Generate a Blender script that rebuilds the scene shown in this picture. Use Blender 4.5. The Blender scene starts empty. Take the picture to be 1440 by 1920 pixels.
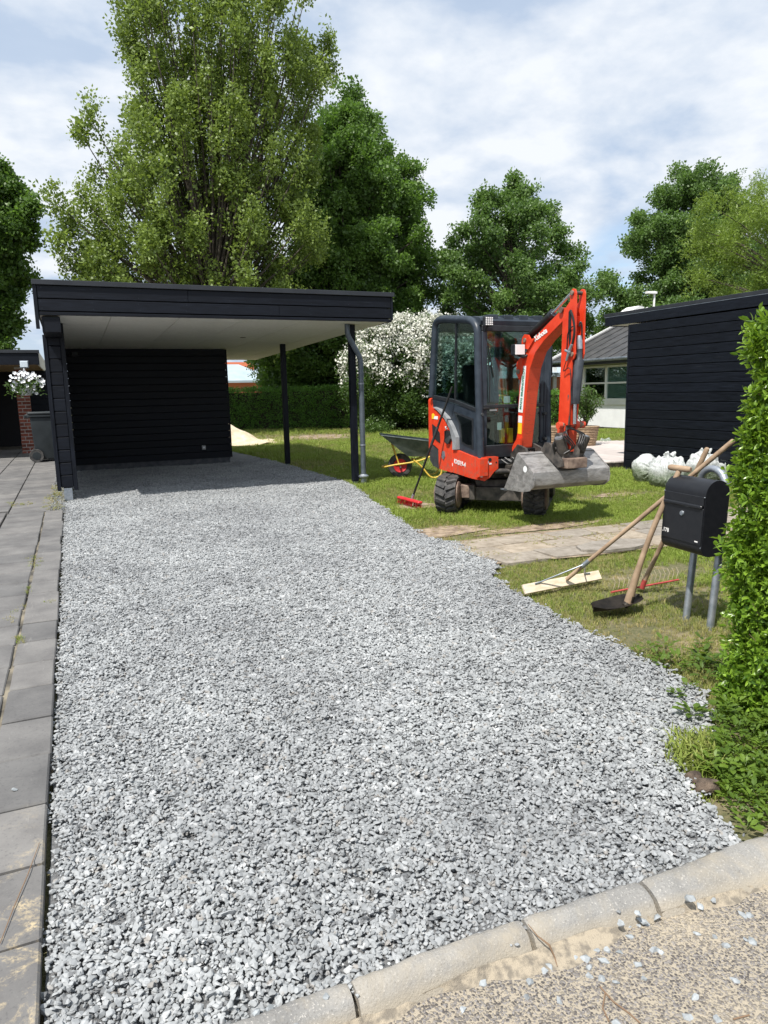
import bpy, bmesh, math, random
import numpy as np
from mathutils import Vector, Matrix, noise
random.seed(7); RNG = np.random.default_rng(7)
sc = bpy.context.scene
# ------------------------------------------------------------------ camera
FPX, CXP, CYP, CAMH = 1330.0, 720.0, 960.0, 1.5
def _n(v): return v/np.linalg.norm(v)
_p, _r = math.radians(9.65), math.radians(1.25)
_d = np.array([math.cos(_p)*math.sin(_r), math.cos(_p)*math.cos(_r), math.sin(_p)])
_vx = (130-CXP)/FPX
_Y = _n(np.array([_vx, -(_vx*_d[0]+_d[2])/_d[1], 1.0])); _Z = -_d; _X = np.cross(_Y, _Z)
RW = np.array([_X, _Y, _Z])
CAM = np.array([0, 0, CAMH])
def ray(x, y): return _n(RW@np.array([(x-CXP)/FPX, (y-CYP)/FPX, 1.0]))
def at(x, y, X=None, Y=None, Z=None):
    """the point of the world plane X=, Y= or Z= seen at photo pixel x, y"""
    d = ray(x, y)
    t = X/d[0] if X is not None else Y/d[1] if Y is not None else (Z-CAMH)/d[2]
    return Vector(CAM+d*t)
cam_data = bpy.data.cameras.new('camera'); cam = bpy.data.objects.new('camera', cam_data)
sc.collection.objects.link(cam); sc.camera = cam
M3 = np.column_stack([RW@[1, 0, 0], RW@[0, -1, 0], RW@[0, 0, -1]])
cam.matrix_world = Matrix.Translation(Vector(CAM)) @ Matrix(M3.tolist()).to_4x4()
cam_data.sensor_fit = 'VERTICAL'; cam_data.sensor_height = 24; cam_data.lens = FPX/1920*24
cam_data.clip_start = 0.05; cam_data.clip_end = 900
# ------------------------------------------------------------------ light
SUN = Vector((-0.48, -0.36, 1.0)).normalized()       # towards the sun
sun_data = bpy.data.lights.new('sun', 'SUN'); sun = bpy.data.objects.new('sun', sun_data)
sc.collection.objects.link(sun); sun.location = (-8, -6, 20)
sun_data.energy = 4.5; sun_data.angle = math.radians(0.55); sun_data.color = (1.0, 0.955, 0.89)
sun.rotation_euler = SUN.to_track_quat('Z', 'Y').to_euler()
sc.view_settings.view_transform = 'Standard'; sc.view_settings.look = 'None'
sc.view_settings.exposure = 0.50; sc.view_settings.gamma = 1.0; sc.view_settings.use_curve_mapping = False
sc.cycles.max_bounces = 7; sc.cycles.transparent_max_bounces = 8
try: sc.cycles.use_denoising = True
except Exception: pass

class NT:
    """short node-tree helper"""
    def __init__(s, nt): s.t = nt; nt.nodes.clear()
    def n(s, kind, ins=None, **kw):
        nd = s.t.nodes.new(kind)
        for k, v in kw.items(): setattr(nd, k, v)
        for k, v in (ins or {}).items():
            if isinstance(v, bpy.types.NodeSocket): s.t.links.new(v, nd.inputs[k])
            else: nd.inputs[k].default_value = v
        return nd
    def link(s, a, b): s.t.links.new(a, b)
    def math(s, op, a, b=0.0, c=0.0, clamp=False): 
        nd = s.n('ShaderNodeMath', {0: a, 1: b, 2: c}, operation=op); nd.use_clamp = clamp; return nd.outputs[0]
    def mix(s, f, a, b, blend='MIX'):
        nd = s.n('ShaderNodeMix', data_type='RGBA', blend_type=blend)
        for k, v in ((0, f), (6, a), (7, b)):
            if isinstance(v, bpy.types.NodeSocket): s.t.links.new(v, nd.inputs[k])
            else: nd.inputs[k].default_value = v if k == 0 else (tuple(v)+(1,) if len(v) == 3 else v)
        return nd.outputs[2]
    def noise(s, vec, scale, detail=4, rough=0.55, dist=0.0):
        return s.n('ShaderNodeTexNoise', {'Vector': vec, 'Scale': scale, 'Detail': detail, 'Roughness': rough, 'Distortion': dist}).outputs['Fac']
    def step(s, v, lo, hi, a=0.0, b=1.0):
        return s.n('ShaderNodeMapRange', {'Value': v, 'From Min': lo, 'From Max': hi, 'To Min': a, 'To Max': b}).outputs[0]

world = bpy.data.worlds.new('World'); sc.world = world; world.use_nodes = True
w = NT(world.node_tree)
sky = w.n('ShaderNodeTexSky', sky_type='NISHITA', sun_disc=False, sun_elevation=math.asin(SUN.z),
          sun_rotation=math.atan2(SUN.x, SUN.y), altitude=10, air_density=1.0, dust_density=1.0, ozone_density=1.2)
geo = w.n('ShaderNodeTexCoord').outputs['Generated']
sep = w.n('ShaderNodeSeparateXYZ', {0: geo})
den = w.math('ADD', w.math('MAXIMUM', sep.outputs[2], 0.0), 0.22)
pv = w.n('ShaderNodeCombineXYZ', {0: w.math('DIVIDE', sep.outputs[0], den), 1: w.math('DIVIDE', sep.outputs[1], den), 2: 0.0}).outputs[0]
n1 = w.noise(pv, 1.5, 7, 0.55, 0.35); n2 = w.noise(pv, 3.6, 6, 0.55)
hole = at(1172, 505, Y=50); hd = (hole-Vector(CAM)).normalized()
dp = w.n('ShaderNodeVectorMath', {0: geo, 1: tuple(hd)}, operation='DOT_PRODUCT').outputs['Value']
blue = w.math('MULTIPLY', w.step(dp, 0.9975, 0.99985), w.step(n2, 0.38, 0.58), clamp=True)
cover = w.math('SUBTRACT', w.step(n1, 0.26, 0.48, 0.72, 1.0), blue, clamp=True)
tone = w.step(w.math('ADD', w.math('MULTIPLY', n1, 0.55), w.math('MULTIPLY', n2, 0.45)), 0.43, 0.57)
cloudc = w.mix(tone, (0.40, 0.48, 0.60), (0.66, 0.69, 0.73))
skyc = w.mix(1.0, sky.outputs[0], (0.12, 0.12, 0.12), 'MULTIPLY')
fin = w.mix(cover, skyc, cloudc)
bg = w.n('ShaderNodeBackground', {'Color': fin, 'Strength': 1.0})
w.link(bg.outputs[0], w.n('ShaderNodeOutputWorld').inputs[0])
sc.render.film_transparent = False

# ------------------------------------------------------------------ materials
MATS = {}
def mat(name, base, rough=0.6, metal=0.0, spec=0.5, fn=None, **kw):
    m = bpy.data.materials.new(name); m.use_nodes = True; t = NT(m.node_tree)
    b = t.n('ShaderNodeBsdfPrincipled', {'Base Color': tuple(base)+(1,), 'Roughness': rough, 'Metallic': metal, 'Specular IOR Level': spec})
    for k, v in kw.items(): b.inputs[k].default_value = v
    out = t.n('ShaderNodeOutputMaterial'); t.link(b.outputs[0], out.inputs[0])
    pos = t.n('ShaderNodeNewGeometry').outputs['Position']
    if fn: fn(t, b, pos, out)
    MATS[name] = m; return m
def scaled(t, pos, s): return t.n('ShaderNodeVectorMath', {0: pos, 1: s}, operation='MULTIPLY').outputs[0]
def bump(t, b, h, strength=0.3, dist=0.01):
    t.link(t.n('ShaderNodeBump', {'Height': h, 'Strength': strength, 'Distance': dist}).outputs[0], b.inputs['Normal'])
def rnd(t): return t.n('ShaderNodeObjectInfo').outputs['Random']
def inst(t, name='tint'): return t.n('ShaderNodeAttribute', attribute_type='INSTANCER', attribute_name=name).outputs['Fac']

def noisy(c1, c2, s=6.0, bs=0.15, bd=0.004, piece=0.0, detail=5, lo=0.35, hi=0.65, stretch=(1, 1, 1)):
    def f(t, b, pos, out):
        p = scaled(t, pos, stretch)
        n = t.noise(p, s, detail); c = t.mix(t.step(n, lo, hi), c1, c2)
        if piece:
            c = t.mix(1.0, c, t.mix(rnd(t), (1-piece,)*3, (1+piece,)*3), 'MULTIPLY')
        t.link(c, b.inputs['Base Color'])
        bump(t, b, t.noise(p, s*9, 3), bs, bd)
    return f
def black_wood(stretch):
    def f(t, b, pos, out):
        p = scaled(t, pos, stretch); r = rnd(t)
        off = t.n('ShaderNodeVectorMath', {0: p, 1: t.n('ShaderNodeCombineXYZ', {0: t.math('MULTIPLY', r, 37.0), 1: t.math('MULTIPLY', r, 11.0), 2: t.math('MULTIPLY', r, 23.0)}).outputs[0]}, operation='ADD').outputs[0]
        g = t.noise(off, 9, 6, 0.6, 0.6)
        kn = t.n('ShaderNodeTexVoronoi', {'Vector': off, 'Scale': 2.2}).outputs['Distance']
        k = t.step(kn, 0.03, 0.11, 1.0, 0.0)
        c = t.mix(t.step(g, 0.35, 0.7), (0.0022, 0.0032, 0.006), (0.007, 0.0100, 0.0175))
        c = t.mix(t.math('MULTIPLY', k, 0.7), c, (0.022, 0.025, 0.032))
        c = t.mix(1.0, c, t.mix(r, (0.85,)*3, (1.18,)*3), 'MULTIPLY')
        t.link(c, b.inputs['Base Color'])
        t.link(t.step(g, 0.3, 0.7, 0.42, 0.62), b.inputs['Roughness'])
        bump(t, b, g, 0.35, 0.003)
    return f
mat('black_wood_x', (0.02,)*3, 0.5, fn=black_wood((0.45, 5, 7)), spec=0.24)
mat('black_wood_y', (0.02,)*3, 0.5, fn=black_wood((5, 0.45, 7)), spec=0.24)
mat('black_wood_z', (0.02,)*3, 0.5, fn=black_wood((5, 5, 0.5)), spec=0.24)
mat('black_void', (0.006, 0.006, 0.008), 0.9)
mat('black_metal_trim', (0.018, 0.02, 0.025), 0.38, spec=0.5, fn=noisy((0.014, 0.016, 0.02), (0.024, 0.027, 0.033), 3, 0.05))
mat('zinc', (0.30, 0.33, 0.37), 0.42, 0.75, fn=noisy((0.17, 0.2, 0.23), (0.30, 0.33, 0.37), 9, 0.1))
mat('galvanised', (0.42, 0.45, 0.48), 0.42, 0.7, fn=noisy((0.27, 0.31, 0.35), (0.42, 0.45, 0.49), 22, 0.1, 0.002))
mat('painted_steel_grey', (0.13, 0.16, 0.19), 0.35, 0.35, fn=noisy((0.085, 0.105, 0.125), (0.13, 0.155, 0.18), 8, 0.05))
mat('soffit_board', (0.34, 0.335, 0.32), 0.9, fn=noisy((0.62, 0.61, 0.58), (0.73, 0.72, 0.69), 16, 0.3, 0.004, 0.05, 6, stretch=(1, 2.2, 1)))
mat('concrete_plinth', (0.12, 0.13, 0.14), 0.9, fn=noisy((0.06, 0.065, 0.075), (0.11, 0.115, 0.125), 9, 0.3))
def slabf(t, b, pos, out):
    n = t.noise(pos, 4, 6, 0.6); f = t.noise(pos, 70, 4, 0.7)
    c = t.mix(t.step(n, 0.3, 0.7), (0.105, 0.103, 0.104), (0.185, 0.182, 0.178))
    c = t.mix(t.step(f, 0.62, 0.75, 0, 0.35), c, (0.34, 0.33, 0.31))
    c = t.mix(t.step(f, 0.25, 0.45, 0.7, 0), c, (0.065, 0.065, 0.07))
    st = t.noise(scaled(t, pos, (9, 1.2, 1)), 2.6, 5, 0.65, 1.5)
    c = t.mix(t.step(st, 0.62, 0.74, 0, 0.35), c, (0.36, 0.35, 0.33))
    c = t.mix(1.0, c, t.mix(rnd(t), (0.78,)*3, (1.12, 1.10, 1.07)), 'MULTIPLY')
    sy = t.n('ShaderNodeSeparateXYZ', {0: pos})
    near = t.step(sy.outputs[1], 2.75, 2.2, 0, 1)
    sn = t.noise(pos, 9, 6, 0.7, 0.6); fine = t.noise(pos, 120, 2, 0.6)
    m = t.math('MULTIPLY', near, t.math('MULTIPLY', t.step(sn, 0.52, 0.66), t.step(fine, 0.35, 0.6)), clamp=True)
    c = t.mix(m, c, (0.44, 0.36, 0.23))
    t.link(c, b.inputs['Base Color']); bump(t, b, t.math('ADD', f, t.math('MULTIPLY', n, 0.5)), 0.3, 0.003)
mat('grey_paver', (0.2,)*3, 0.88, fn=slabf)
mat('joint_sand', (0.1, 0.09, 0.07), 0.95, fn=noisy((0.025, 0.024, 0.022), (0.11, 0.095, 0.065), 14, 0.5))
def stonef(t, b, pos, out):
    ti = inst(t); n = t.noise(pos, 55, 4, 0.65)
    c = t.mix(ti, (0.235, 0.248, 0.253), (0.40, 0.415, 0.42))
    c = t.mix(t.step(n, 0.3, 0.7, 0.0, 0.6), c, (0.27, 0.28, 0.285))
    pn = t.n('ShaderNodeTexVoronoi', {'Vector': pos, 'Scale': 46.0}); pc = t.n('ShaderNodeSeparateColor', {0: pn.outputs['Color']}).outputs
    c = t.mix(t.step(pc[1], 0.90, 0.93, 0, 0.8), c, (0.13, 0.135, 0.14)); c = t.mix(t.step(pc[0], 0.965, 0.98, 0, 0.5), c, (0.30, 0.265, 0.225)); c = t.mix(t.step(pc[2], 0.92, 0.95, 0, 0.6), c, (0.52, 0.53, 0.53))
    br = t.step(t.noise(pos, 31, 1), 0.70, 0.78)
    c = t.mix(t.math('MULTIPLY', br, 0.5), c, (0.30, 0.26, 0.22))
    big = t.noise(pos, 0.85, 4, 0.6)
    c = t.mix(1.0, c, t.mix(t.step(big, 0.36, 0.62), (0.80, 0.80, 0.81), (1.06, 1.06, 1.06)), 'MULTIPLY')
    t.link(c, b.inputs['Base Color']); bump(t, b, t.noise(pos, 260, 3, 0.6), 0.25, 0.001)
mat('granite_gravel', (0.4,)*3, 0.8, fn=stonef)
mat('gravel_bed', (0.12, 0.12, 0.12), 0.95, fn=noisy((0.14, 0.145, 0.15), (0.28, 0.285, 0.29), 90, 0.8, 0.01))
def kerbf(t, b, pos, out):
    n = t.noise(pos, 5, 6, 0.65); f = t.noise(pos, 150, 3, 0.7)
    c = t.mix(t.step(n, 0.35, 0.65), (0.19, 0.187, 0.18), (0.30, 0.292, 0.275))
    c = t.mix(t.step(f, 0.58, 0.7, 0, 0.7), c, (0.60, 0.57, 0.52)); c = t.mix(t.step(f, 0.32, 0.42, 0.6, 0), c, (0.12, 0.11, 0.10))
    s = t.noise(pos, 3.3, 6, 0.7, 0.5); c = t.mix(t.step(s, 0.46, 0.64, 0, 0.75), c, (0.34, 0.30, 0.235)); pz = t.n('ShaderNodeSeparateXYZ', {0: pos}).outputs[2]; c = t.mix(t.step(t.math('ADD', pz, t.math('MULTIPLY', s, 0.05)), 0.0, 0.025, 0.6, 0), c, (0.38, 0.33, 0.25))
    t.link(c, b.inputs['Base Color']); bump(t, b, t.math('ADD', f, n), 0.6, 0.006)
mat('kerb_concrete', (0.35,)*3, 0.92, fn=kerbf)
def roadf(t, b, pos, out):
    wob = t.n('ShaderNodeTexNoise', {'Vector': pos, 'Scale': 60.0, 'Detail': 2.0}).outputs['Color']
    p = t.n('ShaderNodeVectorMath', {0: pos, 1: t.n('ShaderNodeVectorMath', {0: wob, 1: (0.010, 0.010, 0.010)}, operation='MULTIPLY').outputs[0]}, operation='ADD').outputs[0]
    v = t.n('ShaderNodeTexVoronoi', {'Vector': p, 'Scale': 150.0, 'Randomness': 1.0}); vd = v.outputs['Distance']
    agg = t.step(vd, 0.46, 0.66, 1, 0)
    vc = t.n('ShaderNodeSeparateColor', {0: v.outputs['Color']}).outputs[0]
    cc = t.mix(t.step(vc, 0.3, 0.95), (0.075, 0.068, 0.066), (0.27, 0.25, 0.235))
    base = t.mix(t.noise(pos, 30, 4, 0.7), (0.28, 0.245, 0.195), (0.42, 0.365, 0.28))
    sand = t.step(t.noise(pos, 2.4, 7, 0.72, 0.4), 0.50, 0.72, 0.0, 1.0)
    sand2 = t.step(t.noise(pos, 55, 4, 0.7), 0.30, 0.60)
    m = t.math('MULTIPLY', agg, t.math('SUBTRACT', 1.0, t.math('MULTIPLY', sand, sand2)), clamp=True)
    m = t.math('MULTIPLY', m, t.step(vc, 0.12, 0.2))
    c = t.mix(m, t.mix(sand, base, (0.42, 0.36, 0.27)), cc)
    t.link(c, b.inputs['Base Color'])
    bump(t, b, t.math('ADD', t.math('MULTIPLY', agg, 0.8), t.noise(pos, 200, 3, 0.7)), 0.8, 0.004)
mat('sandy_asphalt', (0.3,)*3, 0.93, fn=roadf)
def soilf(t, b, pos, out):
    n = t.noise(pos, 2.2, 6, 0.65); f = t.noise(pos, 38, 5, 0.7)
    c = t.mix(t.step(f, 0.35, 0.65), (0.075, 0.085, 0.03), (0.17, 0.15, 0.08))
    c = t.mix(t.step(n, 0.52, 0.66), c, t.mix(f, (0.16, 0.12, 0.075), (0.42, 0.34, 0.23)))
    t.link(c, b.inputs['Base Color']); bump(t, b, t.math('ADD', f, n), 0.8, 0.02)
mat('joint_fill', (0.1, 0.09, 0.07), 0.95, fn=noisy((0.035, 0.033, 0.03), (0.24, 0.21, 0.155), 5, 0.6, 0.004, detail=8))
mat('road_sand', (0.5, 0.42, 0.3), 0.95, fn=noisy((0.20, 0.175, 0.14), (0.38, 0.325, 0.245), 38, 0.9, 0.004, detail=8, lo=.38, hi=.56))
mat('lawn_soil', (0.1, 0.1, 0.05), 0.95, fn=soilf)
mat('bare_earth', (0.3, 0.22, 0.15), 0.95, fn=noisy((0.16, 0.115, 0.08), (0.42, 0.33, 0.235), 9, 0.9, 0.02, detail=8))
mat('sand', (0.6, 0.5, 0.36), 0.95, fn=noisy((0.52, 0.42, 0.29), (0.70, 0.60, 0.45), 6, 0.5, 0.02, detail=8))
def pathf(t, b, pos, out):
    n = t.noise(pos, 7, 7, 0.7); f = t.noise(pos, 60, 4, 0.7)
    c = t.mix(t.step(n, 0.35, 0.65), (0.22, 0.19, 0.15), (0.38, 0.34, 0.285))
    c = t.mix(t.step(f, 0.3, 0.5, 0.45, 0), c, (0.17, 0.145, 0.11))
    c = t.mix(1.0, c, t.mix(rnd(t), (0.80, 0.82, 0.86), (1.08, 1.02, 0.94)), 'MULTIPLY')
    t.link(c, b.inputs['Base Color']); bump(t, b, t.math('ADD', f, n), 0.5, 0.006)
mat('path_stone', (0.4, 0.35, 0.28), 0.92, fn=pathf)
mat('deck_wood', (0.5, 0.45, 0.42), 0.8, fn=noisy((0.42, 0.375, 0.35), (0.56, 0.50, 0.47), 7, 0.2, 0.004, 0.12, stretch=(6, 0.5, 1)))
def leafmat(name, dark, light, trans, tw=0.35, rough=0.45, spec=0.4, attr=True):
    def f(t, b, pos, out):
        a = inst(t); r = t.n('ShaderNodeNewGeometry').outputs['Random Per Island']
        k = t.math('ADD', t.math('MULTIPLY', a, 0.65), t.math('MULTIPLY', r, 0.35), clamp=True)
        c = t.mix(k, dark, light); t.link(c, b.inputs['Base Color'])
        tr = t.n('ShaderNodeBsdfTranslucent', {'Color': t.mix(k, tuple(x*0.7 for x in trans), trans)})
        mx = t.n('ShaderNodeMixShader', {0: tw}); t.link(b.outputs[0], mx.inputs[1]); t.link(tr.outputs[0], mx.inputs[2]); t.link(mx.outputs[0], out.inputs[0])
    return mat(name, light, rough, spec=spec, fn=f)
leafmat('poplar_leaf', (0.059, 0.1009, 0.022), (0.2496, 0.3362, 0.0747), (0.3177, 0.4397, 0.0659))
leafmat('maple_leaf', (0.0325, 0.071, 0.017), (0.1354, 0.2315, 0.0472), (0.2032, 0.3858, 0.0459))
leafmat('oak_leaf', (0.038, 0.0803, 0.0236), (0.1692, 0.2701, 0.0734), (0.2032, 0.3704, 0.059))
leafmat('willow_leaf', (0.0866, 0.14, 0.0224), (0.2455, 0.3456, 0.0628), (0.3465, 0.4937, 0.0559))
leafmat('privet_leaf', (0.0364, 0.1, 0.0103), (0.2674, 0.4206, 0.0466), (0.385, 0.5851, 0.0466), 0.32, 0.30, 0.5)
leafmat('hedge_leaf', (0.0481, 0.1234, 0.0233), (0.1804, 0.3566, 0.0582), (0.2407, 0.4937, 0.0466), 0.3)
leafmat('bush_leaf', (0.0222, 0.0539, 0.0135), (0.0904, 0.1585, 0.0336), (0.139, 0.2536, 0.0269), 0.3)
leafmat('weed_leaf', (0.04, 0.085, 0.012), (0.16, 0.25, 0.035), (0.30, 0.42, 0.04), 0.35)
leafmat('blossom', (0.76, 0.76, 0.66), (0.90, 0.90, 0.84), (0.5, 0.5, 0.42), 0.25, 0.7)
def grassf(t, b, pos, out):
    a = inst(t); dry = inst(t, 'dry'); r = t.n('ShaderNodeNewGeometry').outputs['Random Per Island']
    g = t.mix(t.math('ADD', t.math('MULTIPLY', a, 0.55), t.math('MULTIPLY', r, 0.45)), (0.105, 0.175, 0.018), (0.31, 0.40, 0.075))
    g = t.mix(t.math('MULTIPLY', dry, t.step(r, 0.15, 0.6), clamp=True), g, (0.46, 0.38, 0.18))
    t.link(g, b.inputs['Base Color'])
    tr = t.n('ShaderNodeBsdfTranslucent', {'Color': g}); mx = t.n('ShaderNodeMixShader', {0: 0.35})
    t.link(b.outputs[0], mx.inputs[1]); t.link(tr.outputs[0], mx.inputs[2]); t.link(mx.outputs[0], out.inputs[0])
mat('grass_blade', (0.1, 0.15, 0.03), 0.5, spec=0.3, fn=grassf)
mat('bark', (0.08, 0.065, 0.05), 0.95, fn=noisy((0.045, 0.037, 0.028), (0.12, 0.10, 0.08), 12, 0.8, 0.02, stretch=(1, 1, 0.25)))
mat('hedge_twigs', (0.05, 0.04, 0.025), 0.95, fn=noisy((0.018, 0.018, 0.01), (0.06, 0.055, 0.03), 30, 0.8, 0.03))
mat('dry_twig', (0.2, 0.13, 0.08), 0.9)
def redf(t, b, pos, out):
    n = t.noise(pos, 7, 6, 0.65); s = t.noise(pos, 46, 5, 0.75)
    c = t.mix(t.step(n, 0.35, 0.65), (0.62, 0.040, 0.012), (0.74, 0.062, 0.018))
    sz = t.n('ShaderNodeSeparateXYZ', {0: pos}).outputs[2]
    c = t.mix(t.step(s, 0.63, 0.72, 0, 0.8), c, (0.10, 0.03, 0.02))
    dn = t.noise(pos, 16, 6, 0.7); c = t.mix(t.math('MULTIPLY', t.step(sz, 0.95, 0.40, 0, 0.9), t.step(dn, 0.46, 0.68), clamp=True), c, (0.20, 0.135, 0.09))
    t.link(c, b.inputs['Base Color']); t.link(t.step(n, 0.3, 0.7, 0.3, 0.5), b.inputs['Roughness'])
    bump(t, b, s, 0.06, 0.002)
mat('orange_paint', (0.7, 0.06, 0.02), 0.38, spec=0.5, fn=redf)
mat('worn_orange_paint', (0.6, 0.06, 0.02), 0.55, fn=lambda t, b, pos, out: (t.link(t.mix(t.step(t.noise(scaled(t, pos, (1, 1, 5)), 22, 6, 0.75, 1.0), 0.56, 0.66, 0, 0.9), t.mix(t.noise(pos, 9), (0.56, 0.05, 0.02), (0.68, 0.085, 0.03)), (0.07, 0.035, 0.025)), b.inputs['Base Color']), bump(t, b, t.noise(pos, 30), 0.2, 0.004)))
mat('cab_paint', (0.03, 0.04, 0.05), 0.42, spec=0.45, fn=noisy((0.017, 0.025, 0.036), (0.034, 0.046, 0.062), 8, 0.08))
mat('cab_dark', (0.012, 0.014, 0.018), 0.5, fn=noisy((0.009, 0.011, 0.014), (0.02, 0.023, 0.028), 10, 0.1))
mat('grey_paint', (0.25, 0.26, 0.27), 0.45, fn=noisy((0.2, 0.21, 0.22), (0.3, 0.31, 0.32), 10, 0.05))
mat('bumper_plastic', (0.03, 0.033, 0.035), 0.65, fn=noisy((0.022, 0.025, 0.027), (0.045, 0.048, 0.05), 12, 0.15))
mat('rubber', (0.03,)*3, 0.85, fn=noisy((0.028, 0.028, 0.029), (0.085, 0.082, 0.078), 14, 0.4, 0.006, detail=7))
mat('hose_black', (0.012,)*3, 0.5); mat('rod_steel', (0.62, 0.65, 0.68), 0.18, 0.95)
mat('dirty_steel', (0.1, 0.09, 0.08), 0.6, 0.4, fn=noisy((0.035, 0.033, 0.032), (0.13, 0.115, 0.10), 11, 0.4, 0.006, detail=7))
mat('rusty_block', (0.2, 0.14, 0.1), 0.75, 0.1, fn=noisy((0.11, 0.075, 0.06), (0.27, 0.20, 0.155), 14, 0.4, 0.006, detail=7))
mat('cylinder_grey', (0.045, 0.05, 0.055), 0.4, 0.2, fn=noisy((0.028, 0.034, 0.042), (0.06, 0.068, 0.08), 9, 0.05))
def bucketf(t, b, pos, out):
    p = scaled(t, pos, (1.0, 2.0, 3.0)); n = t.noise(p, 5, 7, 0.7, 0.6); s = t.noise(scaled(t, pos, (1, 5, 9)), 14, 5, 0.7)
    c = t.mix(t.step(n, 0.3, 0.62), (0.13, 0.128, 0.125), (0.38, 0.375, 0.365))
    c = t.mix(t.step(s, 0.5, 0.72, 0, 0.6), c, (0.13, 0.095, 0.07))
    t.link(c, b.inputs['Base Color']); t.link(t.step(n, 0.3, 0.6, 0.35, 0.62), b.inputs['Roughness']); bump(t, b, t.math('ADD', s, n), 0.25, 0.004)
mat('bucket_steel', (0.2,)*3, 0.45, 0.4, fn=bucketf)
def glass(name, col, alpha, rough=0.02):
    m = bpy.data.materials.new(name); m.use_nodes = True; t = NT(m.node_tree)
    tr = t.n('ShaderNodeBsdfTransparent', {'Color': tuple(col)+(1,)}); g = t.n('ShaderNodeBsdfGlossy', {'Color': (0.9, 0.95, 0.95, 1), 'Roughness': rough})
    fr = t.n('ShaderNodeFresnel', {'IOR': 1.45}); f = t.math('ADD', t.math('MULTIPLY', fr.outputs[0], 0.8), alpha, clamp=True)
    mx = t.n('ShaderNodeMixShader', {0: f}); t.link(tr.outputs[0], mx.inputs[1]); t.link(g.outputs[0], mx.inputs[2])
    t.link(mx.outputs[0], t.n('ShaderNodeOutputMaterial').inputs[0]); MATS[name] = m
glass('cab_glass', (0.84, 0.945, 0.92), 0.01)
glass('window_glass', (0.80, 0.88, 0.86), 0.04)
mat('seat_fabric', (0.02, 0.025, 0.025), 0.85); mat('white_paint', (0.80, 0.80, 0.79), 0.5, fn=noisy((0.74, 0.74, 0.73), (0.82, 0.82, 0.81), 4, 0.05))
mat('white_render', (0.78, 0.79, 0.80), 0.85, fn=noisy((0.74, 0.75, 0.76), (0.81, 0.82, 0.83), 3, 0.25, 0.006))
mat('sticker_white', (0.8, 0.82, 0.82), 0.5); mat('sticker_yellow', (0.85, 0.55, 0.02), 0.5); mat('letter_white', (0.82, 0.80, 0.78), 0.5)
mat('letter_green', (0.02, 0.22, 0.14), 0.5); mat('yellow_paint', (0.62, 0.42, 0.05), 0.5, fn=noisy((0.5, 0.33, 0.04), (0.68, 0.47, 0.07), 12, 0.1))
mat('lamp_glass', (0.85, 0.85, 0.85), 0.2); mat('amber', (0.7, 0.25, 0.03), 0.4)
mat('barrow_tray', (0.10, 0.13, 0.12), 0.5, 0.3, fn=noisy((0.055, 0.075, 0.072), (0.14, 0.16, 0.15), 7, 0.2, detail=7))
mat('red_plastic', (0.55, 0.02, 0.025), 0.45, fn=noisy((0.42, 0.015, 0.02), (0.62, 0.03, 0.035), 14, 0.1))
mat('red_enamel', (0.5, 0.03, 0.03), 0.5, fn=noisy((0.30, 0.05, 0.045), (0.5, 0.07, 0.07), 22, 0.2))
mat('wood_handle', (0.36, 0.24, 0.15), 0.65, fn=noisy((0.21, 0.14, 0.088), (0.43, 0.31, 0.205), 7, 0.3, 0.003, stretch=(1, 1, 1), detail=7))
mat('pale_wood', (0.6, 0.5, 0.36), 0.75, fn=noisy((0.56, 0.46, 0.33), (0.74, 0.64, 0.50), 9, 0.15, 0.003, stretch=(1, 5, 5)))
mat('dark_iron', (0.05, 0.045, 0.04), 0.6, 0.5, fn=noisy((0.03, 0.027, 0.024), (0.09, 0.075, 0.06), 14, 0.3))
mat('mailbox_black', (0.009, 0.010, 0.013), 0.42, spec=0.45, fn=noisy((0.008, 0.009, 0.012), (0.012, 0.013, 0.016), 30, 0.04, 0.001))
mat('bin_plastic', (0.022, 0.03, 0.034), 0.5, fn=noisy((0.012, 0.017, 0.020), (0.021, 0.028, 0.032), 5, 0.05))
mat('red_brick', (0.25, 0.08, 0.05), 0.9, fn=noisy((0.17, 0.050, 0.035), (0.30, 0.10, 0.065), 11, 0.4, 0.004, 0.3))
mat('mortar', (0.5, 0.48, 0.44), 0.95, fn=noisy((0.42, 0.40, 0.37), (0.56, 0.54, 0.5), 30, 0.3))
mat('metal_roof', (0.06, 0.06, 0.062), 0.5, 0.2, fn=noisy((0.045, 0.045, 0.047), (0.085, 0.082, 0.082), 3, 0.1, piece=0.05))
mat('orange_render', (0.62, 0.22, 0.12), 0.9); mat('pale_blue_roof', (0.32, 0.40, 0.45), 0.6, fn=noisy((0.30, 0.38, 0.43), (0.38, 0.45, 0.50), 1.2, 0.05))
mat('olive_board', (0.30, 0.31, 0.22), 0.8); mat('curtain', (0.42, 0.47, 0.43), 0.9, fn=noisy((0.70, 0.78, 0.74), (0.80, 0.85, 0.82), 3, 0.1))
mat('wicker', (0.32, 0.22, 0.14), 0.85, fn=noisy((0.20, 0.135, 0.085), (0.44, 0.32, 0.21), 18, 0.6, 0.01, 0.1, stretch=(1, 1, 3)))
mat('white_plastic', (0.78, 0.80, 0.82), 0.4); mat('frosted_glass', (0.62, 0.70, 0.75), 0.3); mat('socket_grey', (0.4, 0.41, 0.42), 0.5)
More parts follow.
